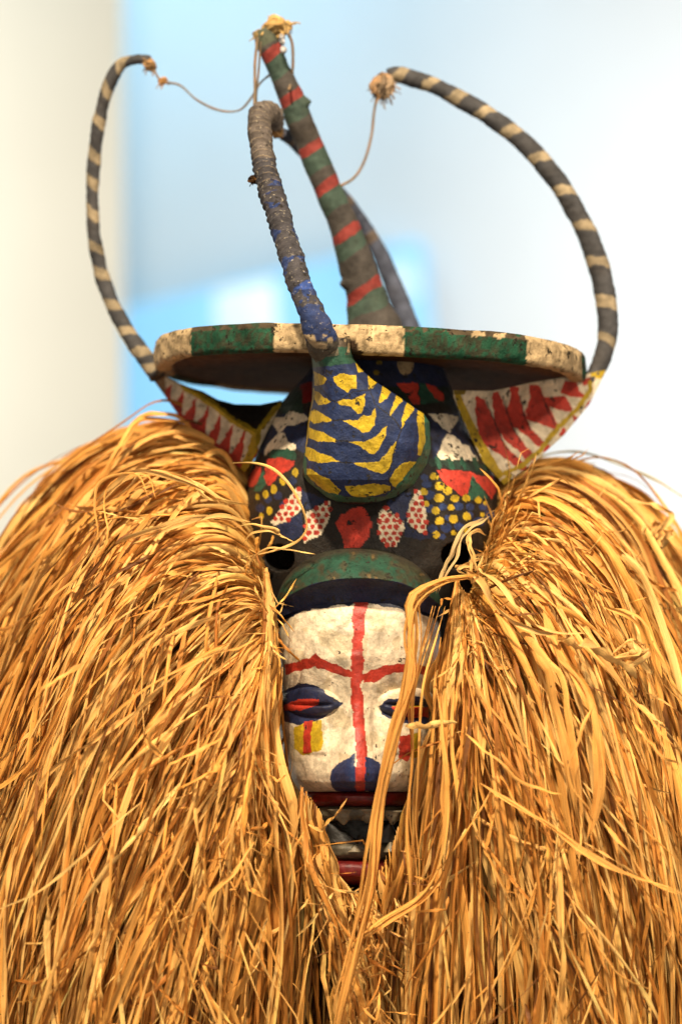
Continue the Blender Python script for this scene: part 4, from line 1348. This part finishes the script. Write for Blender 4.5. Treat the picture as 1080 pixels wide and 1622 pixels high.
# wide pale leaves on the left crown
strand([(200, 860, -.13), (260, 838, -.15), (330, 818, -.155), (395, 826, -.13)], 6, r, 4, 8, .4, PALE)
strand([(165, 800, -.10), (230, 748, -.115), (300, 760, -.13), (350, 790, -.13), (395, 800, -.1)], 5, r, 4, 9, .4, PALE)
strand([(60, 960, -.13), (150, 860, -.13), (160, 770, -.11), (215, 752, -.11), (240, 790, -.13)], 4.5, r, 2, 6, .4, GOLD)
for k in range(6):
    x, y = r.uniform(60, 420), r.uniform(900, 1500)
    L = r.uniform(80, 190); a = r.uniform(.3, 1.2)
    strand([(x, y, -.215), (x - L * .3 * math.cos(a), y + L * .3 * math.sin(a), -.226), (x - L * .7 * math.cos(a) - 8, y + L * .7 * math.sin(a), -.228), (x - L * math.cos(a * 1.3), y + L * math.sin(a * 1.3), -.222)], r.uniform(3.5, 6), r, 1, 2, .5, GOLD)
for k in range(6):
    x, y = r.uniform(690, 1000), r.uniform(960, 1450)
    L = r.uniform(90, 220); a = r.uniform(.5, 2.0)
    strand([(x, y, -.210), (x + L * .3 * math.cos(a), y + L * .3 * math.sin(a), -.222), (x + L * .7 * math.cos(a) + 6, y + L * .7 * math.sin(a), -.226), (x + L * math.cos(a * .8), y + L * math.sin(a * .8), -.22)], r.uniform(3.5, 7), r, 1, 2, .5, GOLD)
# broad hanging leaves right of the face
strand([(855, 960, -.165), (870, 1020, -.185), (905, 1080, -.20), (932, 1150, -.21), (936, 1240, -.215), (925, 1330, -.215)], 13, r, 2, 6, .5, GOLD)
strand([(780, 960, -.16), (830, 1000, -.18), (862, 1050, -.20), (880, 1075, -.205), (900, 1180, -.21), (915, 1300, -.21)], 12, r, 2, 6, .5, GOLD)
strand([(700, 1090, -.19), (705, 1160, -.20), (712, 1260, -.205), (700, 1350, -.205), (670, 1420, -.20), (600, 1465, -.20), (560, 1490, -.2)], 7, r, 4, 7, .4, GOLD)
strand([(640, 1150, -.196), (670, 1150, -.20), (700, 1144, -.20), (722, 1146, -.20)], 8, r, 1, 1, .3, PALE)
strand([(650, 900, -.20), (760, 1240, -.21), (860, 1300, -.225), (960, 1370, -.228), (1080, 1415, -.22)][1:], 5, r, 2, 4, .3, GOLD)


# crumpled curls of leaf
def crumple(px, py, y, R, w, n, r):
    for k in range(n):
        kn = np.cumsum(r.normal(0, 1, (9, 2)), 0); kn -= kn.mean(0); kn *= R / (np.abs(kn).max() + 1e-6)
        wt = catmull_w(np.linspace(0, 1, 44), 9)
        q = wt @ kn; dz = wt @ r.normal(0, .006, 9)
        g = np.stack([px + q[:, 0], py + q[:, 1] * .8, y + dz], -1)
        V, C = ribbons(P(g[:, 0], g[:, 1], g[:, 2])[None], np.array([w * S * r.uniform(.7, 1.2)]), r, twist=1.3, tint=PALE)
        SINGLE.append((V, C))


crumple(1005, 1035, -.172, 36, 12, 3, r)
crumple(1040, 850, -.025, 26, 9, 3, r)
crumple(752, 900, -.14, 30, 4, 5, r)
strand([(742, 905, -.150), (770, 925, -.165), (800, 970, -.18), (852, 1000, -.19), (905, 1003, -.19)], 8, r, 2, 6, .5, PALE)
strand([(880, 1010, -.19), (930, 1020, -.20), (985, 1050, -.21), (1010, 1075, -.21)], 15, r, 1, 2, .8, PALE)
strand([(955, 960, -.15), (1000, 985, -.155), (1040, 1060, -.160), (1085, 1125, -.155)], 5, r, 2, 8, .7, GOLD)
strand([(990, 790, .0), (1030, 800, -.008), (1062, 815, -.008), (1048, 835, -.02), (1030, 850, -.03)], 11, r, 1, 3, .6, PALE)


print('single strands', len(SINGLE))
for V, C in SINGLE[:300] if len(SINGLE) <= 300 else SINGLE[-300:]:
    mesh_obj('raffia_strand', V, ribbon_faces(1, V.shape[1]), M_raffia, root, C)
print('tris', sum(len(o.data.polygons) * 2 for o in SC.objects if o.type == 'MESH'))
